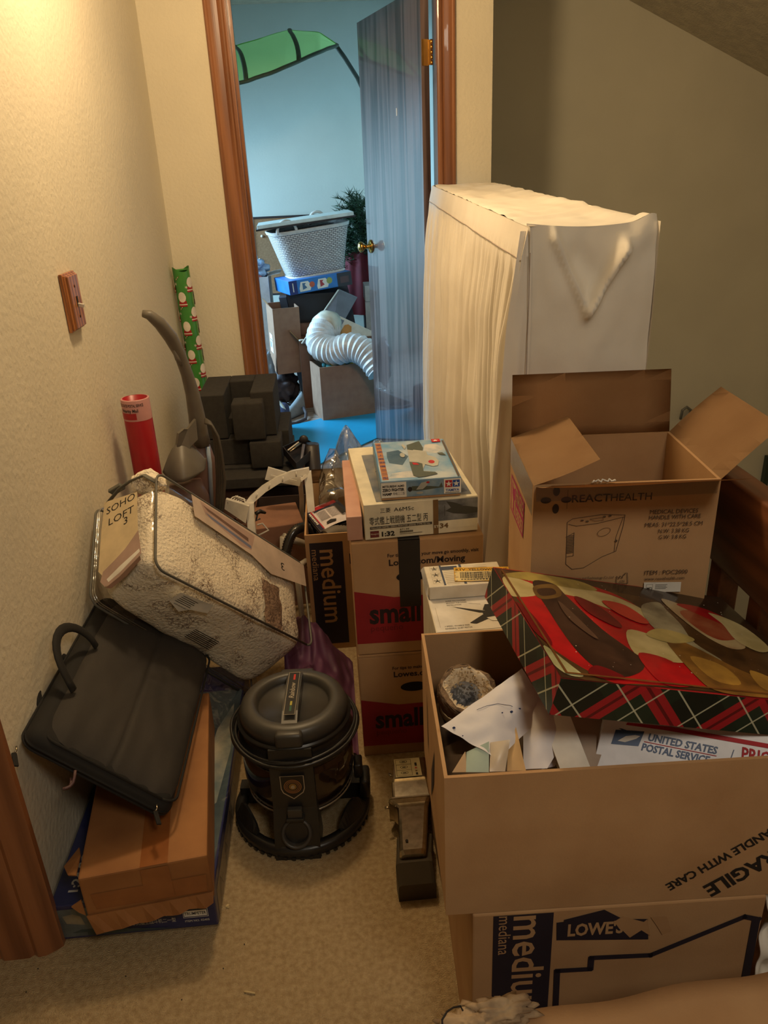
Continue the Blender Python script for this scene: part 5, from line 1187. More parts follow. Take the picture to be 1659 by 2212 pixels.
mb = MB(); mb.grid(leaf, 60, 24, LG); W(mb, 'leaf_fabric', lf)
RB = M('leaf_rib', (70, 86, 66), .6)
mb = MB(); mb.tube([leaf(i/40, 1) for i in range(41)], .010, RB, n=6); mb.tube([leaf(i/40, 0) for i in range(41)], .005, LG, n=6); W(mb, 'leaf_edge', lf)
for u0 in (.385, .70): mb = MB(); mb.tube([Vector(leaf(u0-.03*math.cos(i/12*PI), i/12))+Vector((0, -.006, .004)) for i in range(13)], .012, RB, n=6, flat=.4); W(mb, 'leaf_rib', lf)
mb = MB(); mb.tube([(0.136, 4.9, 2.046), (0.187, 4.95, 1.987), (0.254, 5, 1.893), (0.328, 5.1, 1.753), (0.372, 5.3, 1.509), (.40, 5.46, .9), (.42, 5.48, 0)], .012, M('leaf_stalk', (58, 66, 58), .6), n=8); W(mb, 'stalk', lf)

# ================================================================ printing and lettering
# open medical carton
A = Art((0, 0, 0), (1, 0, 0), (0, 0, 1)); GI = M('carton_grey_ink', (62, 50, 42), .7)
lx, ly = 0.0367, 0.2646
for dx_, dy_, rx_, ry_ in ((0, .0155, .0055, .0085), (0, -.0155, .0055, .0085), (-.0165, 0, .0085, .0055), (.0165, 0, .0085, .0055)): A.circle(lx+dx_, ly+dy_, rx_, GI, ry=ry_)
A.line([(0.0552, 0.2817), (0.0548, 0.2483)], .0006, GI)
A.text('REACT', *(0.061, 0.2596), .0185, GI, bold=.012, width=.062, rot=.0); A.text('HEALTH', *(0.124, 0.2595), .0185, GI, width=.066)
DI = M('carton_drawing_ink', (84, 68, 54), .7)
A.line([(0.0569, 0.2241), (0.0656, 0.2304), (0.1129, 0.2361), (0.1508, 0.2338), (0.1494, 0.2146), (0.1409, 0.168), (0.1185, 0.1584), (0.0888, 0.1385), (0.0694, 0.1366), (0.0587, 0.1467), (0.0569, 0.2241)], .0009, DI)
A.line([(0.0593, 0.2206), (0.0725, 0.2168), (0.1064, 0.2205), (0.1496, 0.2305)], .0008, DI); A.line([(0.1481, 0.2305), (0.1389, 0.1938), (0.138, 0.1664)], .0007, DI); A.line([(0.056, 0.1971), (0.0693, 0.205), (0.0703, 0.162), (0.0595, 0.1607)], .0008, DI)
for k in range(12): A.line([([(0.0582, 0.1987)][0][0], [(0.0582, 0.1987)][0][1]-.0028*k), ([(0.0689, 0.2)][0][0], [(0.0689, 0.2)][0][1]-.0028*k)], .0012, DI)
ell_ = [(0.1182, 0.2048)][0]; A.line([(ell_[0]+.0105*math.cos(2*PI*i/20), ell_[1]+.007*math.sin(2*PI*i/20)+.003*math.cos(2*PI*i/20)) for i in range(21)], .0007, DI)
for q in [(0.081, 0.2273), (0.0894, 0.2253), (0.1169, 0.2326), (0.1259, 0.2339)]: A.circle(q[0], q[1], .0026, DI, ry=.0014)
q = [(0.1394, 0.1878)][0]; A.circle(q[0], q[1], .0022, DI)
A.line([(0.0937, 0.2293), (0.1132, 0.2319), (0.1158, 0.2268), (0.1015, 0.2257), (0.0937, 0.2293)], .0006, DI)
tx = lambda s_, p, size, wd, m=GI, b=.0: A.text(s_, p[0], p[1], size, m, bold=b, width=wd)
tx('MEDICAL DEVICES', [(0.19, 0.2347)][0], .0105, .078); tx('HANDLE WITH CARE', [(0.1894, 0.2248)][0], .0105, .084); tx('MEAS: 31*22.5*28.5 CM', [(0.1838, 0.2116)][0], .0105, .094)
tx('N.W: 3.38 KG', [(0.2071, 0.1997)][0], .0105, .050); tx('G.W: 3.8 KG', [(0.2089, 0.1886)][0], .0105, .045); tx('ITEM : POC2000', [(0.1915, 0.1221)][0], .0115, .072); tx('www.reacthealth.com', [(0.1932, 0.1114)][0], .0085, .067)
tx('Science and Technology Co.,Ltd', [(0.0681, 0.118)][0], .006, .072, DI);
A.line([(0.1457, 0.1078), (0.1454, 0.1212), (0.1497, 0.1166), (0.1508, 0.1219), (0.1551, 0.1173), (0.1562, 0.1235), (0.1585, 0.1234), (0.159, 0.127), (0.1629, 0.1268), (0.1654, 0.1071), (0.1457, 0.1078)], .0009, GI); tx('CN', [(0.1511, 0.1094)][0], .006, .008)
A.poly([(0.1928, 0.1078), (0.2556, 0.1063), (0.2562, 0.0873), (0.1938, 0.0888)], WHITE); A.frame(*[(0.1968, 0.0905)][0], *[(0.2081, 0.1036)][0], .0005, INK); tx('MD', [(0.1981, 0.0932)][0], .007, .009, INK, .02)
for k in range(4): A.rect([(0.2122, 0.1017)][0][0], [(0.2122, 0.1017)][0][1]-.0024*k, [(0.2327, 0.1009)][0][0]-.002*(k % 2), [(0.2122, 0.1017)][0][1]-.0024*k+.0008, INK)
A.build('printed_front', rx)
A = Art((-.0004, Dp, 0), (0, -1, 0), (0, 0, 1)); PKI = M('pink_fragile_ink', (170, 40, 92), .6)
q4 = [(0.0232, 0.2259), (0.1737, 0.2287), (0.1683, 0.1575), (0.0227, 0.1531)]
def LP(a, t):   # a across, t up, within the printed mark
    return tuple(q4[3][k]*(1-a)*(1-t)+q4[2][k]*a*(1-t)+q4[1][k]*a*t+q4[0][k]*(1-a)*t for k in (0, 1))
def LQ(pts, m): A.poly([LP(*p) for p in pts], m)
LQ([(0, 0), (1, 0), (1, 1), (0, 1)], PKI); LQ([(.06, .07), (.38, .07), (.38, .92), (.06, .92)], KRAFT); LQ([(.10, .88), (.18, .84), (.16, .78), (.24, .74), (.36, .86), (.36, .55), (.28, .42), (.20, .42), (.12, .55)], PKI)
LQ([(.20, .42), (.28, .42), (.28, .16), (.34, .11), (.12, .11), (.20, .16)], PKI); LQ([(.43, .08), (.95, .08), (.95, .42), (.43, .42)], KRAFT)
for k in range(4): LQ([(.46+.12*k, .12), (.54+.12*k, .14), (.52+.12*k, .26), (.55+.12*k, .37), (.47+.12*k, .34), (.50+.12*k, .24)], PKI)
p0, p1 = LP(.44, .56), LP(.96, .56)
A.text('FRAGILE', *p0, .040, KRAFT, rot=math.atan2(p1[1]-p0[1], p1[0]-p0[0]), bold=.02, width=math.hypot(p1[0]-p0[0], p1[1]-p0[1]))
A.build('fragile_print', rx)

# small red and kraft moving boxes
RB_ = M('box_red_print', (150, 30, 36), .7, var=(140, 26, 32)); BKI = M('box_black_print', (40, 24, 24), .7)
for t_, y1_ in ((sb2, 'U'), (sb1, 'L')):
    A = Art((0, 0, 0), (1, 0, 0), (0, 0, 1))
    A.poly([(.0005, .178), (.094, .156), (.305, .158), (.305, .028), (.0005, .033)], RB_)
    A.text('small', .033, .088, .078, BKI, bold=.03, width=.122); A.text('pequeño', .034, .066, .024, M('box_dark_red_print', (120, 24, 30), .7), bold=.01, width=.078)
    A.text('For tips to make your move go smoothly, visit', .082, .262, .0125, BKI, bold=.018, width=.212); A.text('Lowes.com/Moving', .084, .240, .0225, BKI, bold=.025, width=.178)
    A.circle(.135, .208, .034, M('hand_hole_dark', (26, 18, 16), .9), ry=.014, n=28); A.build('printed_front', t_)
    if t_ is sb1:
        mb = MB(); mb.tube([(.09, .004, .225), (.13, .006, .216), (.175, .008, .205)], .004, WHITEP, n=6); mb.tube([(.10, .004, .218), (.14, .006, .208), (.18, .008, .196)], .003, M('grey_cable_sheath', (110, 106, 100), .5), n=6); mb.build('cable_inside', t_)

# medium boxes
for t_, w_, vv in ((md, .44, 0), (low, .427, 1)):
    A = Art((0, 0, 0), (1, 0, 0), (0, 0, 1)); KT = KRAFT if not vv else KRAFT
    NV = M('box_navy_print', (38, 30, 42), .7)
    A.rect(.030 if vv else .012, .02, .117 if vv else .112, .402 if vv else .378, NV)
    x0 = .110 if vv else .100
    if vv: A.text('medium', .060, .402, .068, KRAFT, rot=-PI/2, bold=.012, width=.222); A.text('mediana', .038, .402, .026, KRAFT, rot=-PI/2, width=.080)
    else: A.text('medium', .042, .357, .082, KRAFT, rot=-PI/2, bold=.012, width=.255); A.text('mediana', .017, .357, .028, KRAFT, rot=-PI/2, width=.105)
    if vv:
        A.poly([(0.1219, 0.3809), (0.1326, 0.3818), (0.1324, 0.3857), (0.1899, 0.4011), (0.2186, 0.3795), (0.2555, 0.376), (0.2604, 0.3328), (0.1237, 0.344)], NV)
        A.text('LOWE\'S', *[(0.1383, 0.3514)][0], .034, KRAFT, bold=.035, width=.082)
        A.line([(0.1302, 0.1529), (0.1277, 0.2774), (0.1781, 0.2765), (0.1779, 0.301), (0.2672, 0.2982), (0.399, 0.3673), (0.4215, 0.3594)], .0095, NV); A.line([(0.4171, 0.3608), (0.4207, 0.2015)], .0125, NV)
        A.poly([(0.2054, 0.375), (0.2181, 0.3852), (0.2499, 0.3708), (0.2548, 0.3761), (0.2624, 0.3405), (0.2481, 0.3536), (0.2322, 0.3395), (0.2168, 0.3604)], KRAFT_IN)
        A.poly([(0.2592, 0.3795), (0.283, 0.3791), (0.2933, 0.3473), (0.2802, 0.3408), (0.2699, 0.3612)], KRAFT_IN)
    else:
        A.rect(.130, .30, .20, .335, NV); A.line([(.16, .06), (.145, .06), (.145, .25), (.20, .25)], .012, NV)
    A.build('printed_front', t_)
# the fragile box: lettering printed upside down across the lower corner
A = Art((0, 0, 0), (1, 0, 0), (0, 0, 1)); FB = M('fragile_black_ink', (34, 28, 24), .7)
p0, p1 = [(0.4455, 0.127), (0.3135, 0.0331)]
an = math.atan2(p1[1]-p0[1], p1[0]-p0[0]); L_h = math.hypot(p1[0]-p0[0], p1[1]-p0[1])
c_, s_ = math.cos(an), math.sin(an)
A.text('HANDLE WITH CARE', p1[0]-c_*(L_h*1.09), p1[1]-s_*(L_h*1.09), .0215, FB, rot=an, bold=.03, width=L_h*1.09)
q1 = [(0.3691, 0.0244)][0]; wf_ = .125
A.text('FRAGILE', q1[0]-c_*wf_, q1[1]-s_*wf_, .037, FB, rot=an, bold=.035, width=wf_)
A.build('fragile_lettering', bg)

# festive box top: painted coat, belt, trims and foliage as plain painted patches (no face)
P_ = lambda n, c, v=None: M('paint_'+n, c, .3, var=v or tuple(max(0, k*.82) for k in c), vscale=22, coat=.3)
A = Art((0, 0, 0), (1, 0, 0), (0, 1, 0), lift=.0004)
A.poly([(0.0008, 0.3161), (0.4213, 0.3174), (0.4199, 0.126), (0.3327, 0.0044), (0.0012, 0.0016)], P_('brown_dark', (62, 44, 30), (44, 34, 24)))
A.soft([(0.0052, 0.2953), (0.0461, 0.2981), (0.1802, 0.2838), (0.2731, 0.2665), (0.3025, 0.1977), (0.3845, 0.1454), (0.3795, 0.0696), (0.3347, 0.0175), (0.1379, 0.0055), (0.0167, 0.0135)], P_('umber', (92, 66, 38), (60, 44, 26)))
A.soft([(0.0078, 0.2828), (0.0571, 0.2829), (0.1061, 0.3059), (0.1748, 0.2906), (0.2159, 0.2527), (0.2285, 0.1959), (0.2329, 0.1161), (0.2458, 0.025), (0.1964, 0.0127), (0.1111, 0.0053), (0.0654, 0.0061), (0.0103, 0.0849), (0.0104, 0.1889)], P_('coat_red', (192, 26, 32), (150, 20, 28)))
A.soft([(0.0089, 0.2863), (0.0535, 0.2722), (0.048, 0.2332), (-0.0034, 0.2204)], P_('cream_trim', (206, 192, 140), (176, 160, 108)))
A.soft([(0.0933, 0.2826), (0.1454, 0.2798), (0.1962, 0.2637), (0.2319, 0.2185), (0.2033, 0.1932), (0.1653, 0.2135), (0.122, 0.2423), (0.0904, 0.2531)], MATS['paint_cream_trim'])
A.soft([(0.0079, 0.291), (0.0516, 0.3149), (0.0762, 0.3148), (0.1481, 0.307), (0.1701, 0.2796), (0.1271, 0.2751), (0.0647, 0.2816)], P_('olive_gold', (178, 158, 84), (130, 116, 64)))
A.soft([(0.0559, 0.2793), (0.0933, 0.2826), (0.1014, 0.2403), (0.1195, 0.1449), (0.1469, 0.0639), (0.1054, 0.0212), (0.0673, 0.0254), (0.0498, 0.0808), (0.0495, 0.1839)], P_('belt', (44, 30, 26), (70, 48, 38)))
A.soft([(0.0517, 0.2621), (0.0947, 0.2797), (0.0913, 0.2409), (0.0485, 0.2213)], P_('buckle', (120, 92, 48), (90, 66, 36)))
A.soft([(0.055, 0.2535), (0.0841, 0.2641), (0.0835, 0.2451), (0.0553, 0.232)], MATS['paint_belt'])
A.soft([(0.0044, 0.0778), (0.0269, 0.0312), (0.0343, 0.0092), (0.0119, 0.0096), (-0.0003, 0.0373)], P_('snow_trim', (196, 196, 150), (130, 128, 86)))
A.soft([(0.1639, 0.1515), (0.2073, 0.1393), (0.2351, 0.1065), (0.217, 0.0742), (0.1796, 0.0721), (0.1427, 0.0842)], MATS['paint_cream_trim'])
A.soft([(0.2308, 0.2408), (0.2713, 0.2629), (0.2737, 0.2356), (0.2746, 0.1916), (0.2669, 0.1356), (0.2852, 0.0889), (0.2426, 0.0932), (0.2229, 0.1399), (0.2155, 0.1859)], P_('beard_grey', (176, 168, 134), (120, 112, 88)))
A.soft([(0.2829, 0.2689), (0.3026, 0.2736), (0.3413, 0.2358), (0.3585, 0.1811), (0.3566, 0.14), (0.3202, 0.133), (0.2932, 0.1815)], P_('pale_ochre', (190, 172, 128), (150, 110, 80)))
A.soft([(0.2987, 0.2383), (0.3533, 0.2415), (0.3755, 0.1818), (0.3251, 0.1538), (0.3006, 0.1803)], P_('russet', (150, 66, 42), (170, 104, 70)))
A.soft([(0.3065, 0.265), (0.356, 0.2608), (0.3926, 0.2083), (0.3887, 0.1515), (0.3688, 0.1974), (0.3315, 0.2336)], P_('scarlet_edge', (170, 30, 34)))
A.soft([(0.3565, 0.2469), (0.397, 0.2151), (0.4034, 0.1491), (0.3744, 0.1304), (0.3529, 0.1593), (0.3598, 0.21)], MATS['paint_cream_trim'])
A.soft([(0.1506, 0.0857), (0.1942, 0.0724), (0.1991, 0.0174), (0.1527, 0.0078), (0.1422, 0.0405)], MATS['paint_coat_red'])
A.soft([(0.2205, 0.15), (0.2586, 0.1211), (0.3023, 0.0681), (0.3518, 0.031), (0.3263, 0.0056), (0.2328, 0.0038), (0.2129, 0.0414)], P_('gold_sack', (150, 108, 50), (96, 68, 34)))
A.soft([(0.2342, 0.0916), (0.2769, 0.0754), (0.2778, 0.0301), (0.2373, 0.0345)], P_('gold_light', (190, 148, 66), (140, 104, 50)))
A.soft([(0.3193, 0.0711), (0.3523, 0.0422), (0.3265, 0.0162), (0.3071, 0.0305)], MATS['paint_gold_light'])
A.soft([(0.1905, 0.1438), (0.2212, 0.1663), (0.2572, 0.1602), (0.2711, 0.143), (0.2306, 0.1259), (0.2028, 0.1306)], P_('mitten', (196, 178, 110)))
A.soft([(-0.0006, 0.2006), (0.0163, 0.1625), (0.02, 0.0928), (0.0103, 0.0849), (-0.004, 0.1446)], P_('coat_shade', (120, 16, 26)))
A.soft([(0.1145, 0.2436), (0.1447, 0.2205), (0.1596, 0.1668), (0.147, 0.156), (0.1171, 0.1923)], MATS['paint_coat_shade'])
A.soft([(0.0662, 0.0382), (0.096, 0.0153), (0.0594, 0.0071), (0.0445, 0.0183)], MATS['paint_coat_shade'])
A.soft([(0.0778, 0.2195), (0.0888, 0.1789), (0.0992, 0.1149), (0.0881, 0.1228), (0.0735, 0.1685)], P_('belt_sheen', (96, 72, 58)))
A.soft([(0.1609, 0.2395), (0.1985, 0.2332), (0.2155, 0.1859), (0.1956, 0.1774), (0.169, 0.2041)], P_('warm_red', (206, 60, 46)))
rnd = random.Random(4); DOT = M('snow_dots', (220, 210, 190), .5)
for i in range(60):
    u_, v_ = rnd.uniform(.03, .41), rnd.uniform(.02, .30)
    A.circle(u_, v_, rnd.uniform(.0004, .0012), DOT, n=6, k=A.k+1)
GB = P_('bronze_border', (122, 78, 40))
A.k += 2; e_ = .010
for a in ((e_, e_, e_+.0035, SD_-e_), (e_, e_, SW_-e_, e_+.0035)): A.rect(*a, GB)
A.build('painted_top', san)

# model kit boxes
SKY = lambda n, c, v, s_=9: M('print_'+n, c, .35, var=v, vscale=s_)
A = Art((0, 0, .087), (1, 0, 0), (0, 1, 0))
A.rect(.030, .012, .250, .335, SKY('cloudy_sky', (150, 142, 128), (74, 84, 98), 14))
A.poly([(.05, .20), (.075, .21), (.10, .205), (.075, .225), (.06, .235)], M('print_grey_plane', (64, 70, 84), .5)); A.poly([(.14, .02), (.24, .05), (.245, .03), (.18, .012)], MATS['print_grey_plane']); A.build('printed_top', hk)
A = Art((0, 0, 0), (1, 0, 0), (0, 0, 1)); A.n = Vector((0, -1, 0))
HX = .262/.2433
S_ = lambda pts: [(x*HX*.985, y) for x, y in pts]
A.rect(.158, .0, .170, .086, M('print_olive', (120, 88, 52), .4)); A.rect(.170, .032, .2615, .083, SKY('kit_photo', (130, 132, 134), (60, 62, 66), 26)); A.rect(.170, .012, .2615, .032, HKC)
PLN = M('print_green_plane', (62, 62, 56), .5)
A.poly([(.186, .056), (.205, .066), (.235, .064), (.2615, .058), (.2615, .046), (.235, .044), (.205, .048)], PLN); A.poly([(.20, .062), (.188, .080), (.205, .076), (.228, .066)], PLN); A.rect(.184, .044, .1855, .070, PLN)
A.text('三菱', .036, .066, .0125, INK, width=.024); A.text('A6M5c', .068, .066, .0135, INK, width=.046)
A.text('零式艦上戦闘機 五二型 丙', .011, .038, .0215, INK, width=.134)
A.rect(.012, .0265, .155, .0325, M('print_dark_bar', (66, 58, 52), .5)); A.text('Mitsubishi A6M5c ZERO FIGHTER (ZEKE) TYPE 52 Hei', .014, .0278, .0052, HKC, width=.136)
A.rect(.012, .006, .032, .022, M('print_maroon', (110, 44, 44), .5)); A.text('Hasegawa', .013, .013, .005, HKC, width=.018); A.text('1:32', .035, .007, .016, INK, bold=.04, width=.030)
A.text('$71.99', .080, .018, .0065, INK, width=.021)
for k in range(22): A.rect(.080+.0014*k, .012, .0808+.0014*k, .0165, INK, A.k+1)
A.rect(.080, .0085, .132, .0095, GI); A.rect(.158, .012, .170, .030, MATS['print_olive']); A.text('ST', .1590, .0165, .009, HKC, bold=.02, width=.012); A.text('34', .172, .0145, .0165, M('print_olive_ink', (110, 84, 50), .5), bold=.03, width=.020)
A.build('printed_front', hk)
A = Art((0, 0, .0445), (1, 0, 0), (0, 1, 0))
A.rect(.003, .002, .181, .277, SKY('blue_sky', (96, 146, 186), (180, 190, 196), 16)); A.poly([(.03, .12), (.06, .10), (.08, .16), (.06, .21), (.03, .20), (.028, .16)], SKY('sea_dark', (58, 84, 104), (90, 110, 124), 30))
A.poly([(.02, .02), (.09, .015), (.12, .05), (.07, .06), (.03, .05)], SKY('cloud_white', (206, 202, 196), (140, 160, 176), 30)); A.poly([(.12, .19), (.15, .17), (.17, .20), (.16, .24), (.13, .24)], MATS['print_cloud_white'])
KG = M('print_kanji_gold', (176, 116, 62), .45)
A.rect(.006, .01, .020, .272, KG)
for k, ch in enumerate('零式艦上戦闘機三二型'): A.text(ch, .0065, .250-.026*k, .0145, MATS['game_navy'], width=.013)
PG = M('print_plane_grey', (176, 176, 166), .45); PGN = M('print_plane_green', (78, 86, 74), .5)
T_ = [(0.0953, 0.1649), (0.1125, 0.2142), (0.1446, 0.1935), (0.1506, 0.1305), (0.1385, 0.0682), (0.0998, 0.1074)]
A.poly([(0.084, 0.2417), (0.1189, 0.2683), (0.1227, 0.2121), (0.1162, 0.178), (0.0825, 0.2058)], PGN); A.poly([(0.0841, 0.1774), (0.0973, 0.2029), (0.1264, 0.1865), (0.1265, 0.152), (0.0998, 0.1074)], PG); A.poly([(0.0825, 0.2058), (0.117, 0.1849), (0.116, 0.1043), (0.1041, 0.0623), (0.0866, 0.0411), (0.0782, 0.1115)], PG)
A.poly([(0.0778, 0.1181), (0.1073, 0.106), (0.1037, 0.05), (0.0893, 0.0108), (0.0773, 0.0249)], PGN); A.poly([(0.0848, 0.2053), (0.1428, 0.1387), (0.1479, 0.1112), (0.1413, 0.0803), (0.1287, 0.0763), (0.085, 0.1233)], PG); q = [(0.1297, 0.1081)][0]; A.circle(q[0], q[1], .0075, REDINK, ry=.012)
A.poly([(0.0963, 0.0514), (0.129, 0.0392), (0.1336, 0.0263), (0.1044, 0.0139), (0.0863, 0.0114)], PGN); A.circle(*[(0.066, 0.1672)][0], .006, PG, ry=.016); A.poly([(0.0709, 0.2406), (0.0755, 0.2508), (0.0813, 0.2276), (0.0757, 0.2071)], PG)
A.poly([(0.0836, 0.1105), (0.094, 0.1053), (0.099, 0.0915), (0.0851, 0.0941)], REDINK); A.poly([(0.1514, 0.1677), (0.1641, 0.1686), (0.171, 0.1467), (0.1561, 0.153)], PGN)
A.rect(.1755, .004, .180, .26, M('print_brown_strip', (92, 78, 66), .5)); A.rect(.150, .250, .172, .274, REDINK); A.star(.160, .262, .008, WHITE); A.build('printed_top', tk)
A = Art((0, 0, 0), (1, 0, 0), (0, 0, 1)); A.n = Vector((0, -1, 0))
A.rect(.001, .006, .182, .044, SKY('blue_side', (84, 124, 156), (140, 160, 172), 30)); A.rect(.001, .0065, .058, .043, WHITE)
A.text('MITSUBISHI A6M3', .004, .031, .0072, INK, bold=.04, width=.049); A.text('ZERO FIGHTER', .004, .0215, .0095, INK, bold=.05, width=.050); A.text('HAMP', .004, .012, .0085, INK, bold=.05, width=.021); A.text('零戦三二型', .027, .0125, .0075, INK, width=.027)
A.poly([(.064, .027), (.072, .031), (.10, .030), (.132, .026), (.138, .036), (.141, .024), (.11, .021), (.08, .019), (.066, .021)], PGN); A.poly([(.080, .022), (.092, .038), (.112, .042), (.104, .030), (.095, .022)], PG); A.circle(.107, .038, .004, REDINK, ry=.0025); A.circle(.066, .024, .005, INK, ry=.006); A.circle(.088, .014, .008, PG, ry=.003)
A.rect(.143, .008, .182, .0435, WHITE); A.rect(.146, .023, .162, .040, REDINK); A.rect(.163, .023, .179, .040, M('print_star_blue', (30, 78, 160), .4)); A.star(.154, .031, .0078, WHITE); A.star(.171, .031, .0078, WHITE); A.text('TAMIYA', .147, .013, .0085, MATS['print_star_blue'], bold=.03, width=.031)
A.text('25', .170, .0075, .006, WHITE, width=.008); A.rect(.146, .0095, .178, .0108, INK); A.build('printed_front', tk)

# blue kit box on the floor
A = Art((0, 0, .002), (1, 0, 0), (0, 0, 1)); A.n = Vector((0, -1, 0)); A.l = .0012
A.rect(.006, .008, .110, .084, SKY('grey_sea_sky', (104, 118, 122), (64, 76, 84), 20)); A.poly([(.025, .045), (.06, .038), (.055, .062), (.04, .070), (.02, .066)], SKY('cloud_beige', (160, 150, 124), (120, 118, 108), 30)); A.poly([(.03, .018), (.10, .016), (.12, .024), (.05, .026)], M('print_sea_teal', (50, 74, 82), .5)); A.poly([(.06, .008), (.23, .006), (.12, .020), (.06, .022)], MATS['print_sea_teal'])
A.text('A6M2b Model 21 Zero Fighter', .085, .046, .021, WHITE, bold=.015, width=.160); A.text('零式艦上战斗机二一型', .148, .024, .013, WHITE, width=.088)
A.frame(.252, .030, .302, .083, .0012, WHITE); A.rect(.2535, .052, .3005, .0815, M('print_teal', (30, 76, 92), .5)); A.circle(.277, .072, .011, REDINK, ry=.006); A.line([(.256, .068), (.296, .068)], .0016, M('print_brass_yellow', (208, 186, 70), .4)); A.line([(.268, .066), (.266, .060), (.286, .060), (.288, .066)], .0022, MATS['print_brass_yellow']); A.poly([(.290, .068), (.300, .075), (.300, .061)], MATS['print_brass_yellow'])
A.rect(.2545, .034, .2995, .050, WHITE); A.text('TRUMPETER', .2555, .038, .0115, INK, bold=.02, width=.043); A.text('ITEM NO. 02405', .254, .019, .008, WHITE, width=.048); A.circle(.309, .084, .003, WHITE); A.build('printed_front', tb)
A = Art((0, 0, .095), (1, 0, 0), (0, 1, 0)); A.l = .0012
A.poly([(.236, .02), (.312, .004), (.316, .30), (.316, .66), (.15, .66), (.18, .50)], SKY('painted_sky_sea', (96, 112, 116), (48, 70, 82), 12)); A.poly([(.262, .20), (.296, .24), (.310, .42), (.300, .60), (.268, .50), (.252, .34)], SKY('painted_cloud', (186, 180, 160), (110, 128, 132), 16))
A.text('1:24 SCALE', .046, .024, .026, WHITE, rot=PI/2*.98, bold=.03, width=.15); A.line([(.065, .004), (.072, .03)], .006, M('print_silver', (150, 156, 168), .4)); A.build('printed_top', tb)
A = Art((.3190, 0, 0), (0, 1, 0), (0, 0, 1)); A.n = Vector((1, 0, 0)); TI = M('tray_print', (104, 92, 76), .6)
for k in range(7): A.line([(.05+.09*k, .012), (.07+.09*k, .058), (.09+.09*k, .018)], .003, TI); A.line([(.06+.09*k, .04), (.10+.09*k, .035)], .0025, TI)
A.build('tray_marks', tb)

# fan boxes
A = Art((0, 0, .0285), (1, 0, 0), (0, 1, 0)); LG_ = M('fan_label_lines', (170, 160, 142), .6); SL = M('fan_slate', (64, 74, 96), .5)
A.rect(.030, .004, .034, .086, SL); A.rect(.084, .004, .090, .086, SL) if False else A.rect(.070, .004, .075, .086, SL); A.rect(.034, .066, .066, .080, SL)
for j in range(3):
    A.frame(.010, .012+.025*j, .028, .032+.025*j, .0005, LG_); cx_, cy_ = .019, .022+.025*j
    for q in range(5): a = PI/2+2*PI*q/5; A.line([(cx_, cy_), (cx_+.007*math.cos(a), cy_+.007*math.sin(a))], .0014, INK)
for j in range(8): A.rect(.036, .008+.007*j, .062-.004*(j % 3), .0095+.007*j, LG_); A.rect(.08, .008+.009*j, .125, .0092+.009*j, LG_)
A.build('printed_top', fu)
A = Art((0, 0, .0290), (1, 0, 0), (0, 1, 0)); c_, s_ = math.cos(-.12), math.sin(-.12); A.u = Vector((c_, s_, 0)); A.v = Vector((-s_, c_, 0)); A.o = Vector((.0, 0, .0292)); A.k = 3
YL = M('yellow_sticker', (222, 170, 44), .45)
A.rect(.050, .020, .160, .078, YL); A.rect(.052, .022, .158, .062, M('cream_sticker', (226, 206, 150), .45)); A.text('RTV  YELLOW/JAUNE', .053, .064, .0125, INK, bold=.02, width=.104)
x = .062
rnd = random.Random(9)
while x < .145:
    wq = rnd.choice((.0008, .0014, .002)); A.rect(x, .032, x+wq, .058, INK, A.k); x += wq+rnd.choice((.0008, .0014))
[A.rect(.063+.006*k, .026, .067+.006*k, .029, INK) for k in range(13)]; A.build('barcode_sticker', fu)
A = Art((-.022, 0, .214), (1, 0, 0), (0, 1, 0))
A.rect(.024, .055, .176, .172, M('fan_face_white', (226, 220, 208), .5)); A.rect(.024, .174, .176, .259, SL)
A.text('R', .050, .178, .02, INK); A.text('SLIDE ON HANGER', .055, .160, .0065, GI, width=.040); A.text('BRACKET FOR EASIER', .055, .152, .0065, GI, width=.040); A.text('INSTALLATION', .055, .144, .0065, GI, width=.028); A.text('3 SPEED, WOBBLE FREE', .040, .070, .006, GI, width=.046); A.text('REVERSIBLE, QUIET MOTOR', .040, .062, .006, GI, width=.050)
A.line([(.098, .148), (.120, .142)], .0006, GI); A.line([(.032, .14), (.032, .07)], .0006, LG_)
A.poly([(.064, .140), (.120, .118), (.150, .112), (.150, .106), (.112, .112)], INK); A.poly([(.088, .078), (.118, .104), (.150, .108), (.124, .088), (.10, .074)], INK); A.circle(.134, .108, .016, INK, ry=.013); A.poly([(.120, .120), (.128, .140), (.148, .138), (.150, .120)], INK); A.poly([(.122, .092), (.130, .080), (.150, .078), (.150, .096)], WHITE)
A.build('printed_top', fl)

# comforter bag insert cards
CRD = M('insert_card', (216, 196, 158), .45); RPH = M('print_rose_beige', (176, 148, 136), .5); RPD = M('print_brown_blanket', (108, 80, 70), .5)
A = Art((0, 0, 0), (0, 1, 0), (0, 0, 1)); # face at x = 0 of the bag; u along the long side up, v towards the front face
A.o = Vector((-.013, 0, 0)); A.u = Vector((0, 0, -1)); A.v = Vector((0, 1, 0)); A.n = Vector((-1, 0, 0))
def cB(pts): return pts
A.poly([(0.1534, 0.2559), (0.0442, 0.2304), (0.036, 0.0816), (0.0792, 0.0764), (0.1166, 0.0605), (0.148, 0.0419), (0.1609, 0.0577), (0.1594, 0.1752)], CRD)
A.poly([(0.0368, 0.1156), (0.0252, 0.0462), (0.0601, 0.0249), (0.0992, 0.0031), (0.1371, 0.0074), (0.1529, 0.0266), (0.1456, 0.0508), (0.1109, 0.0655), (0.0765, 0.0828)], RPH)
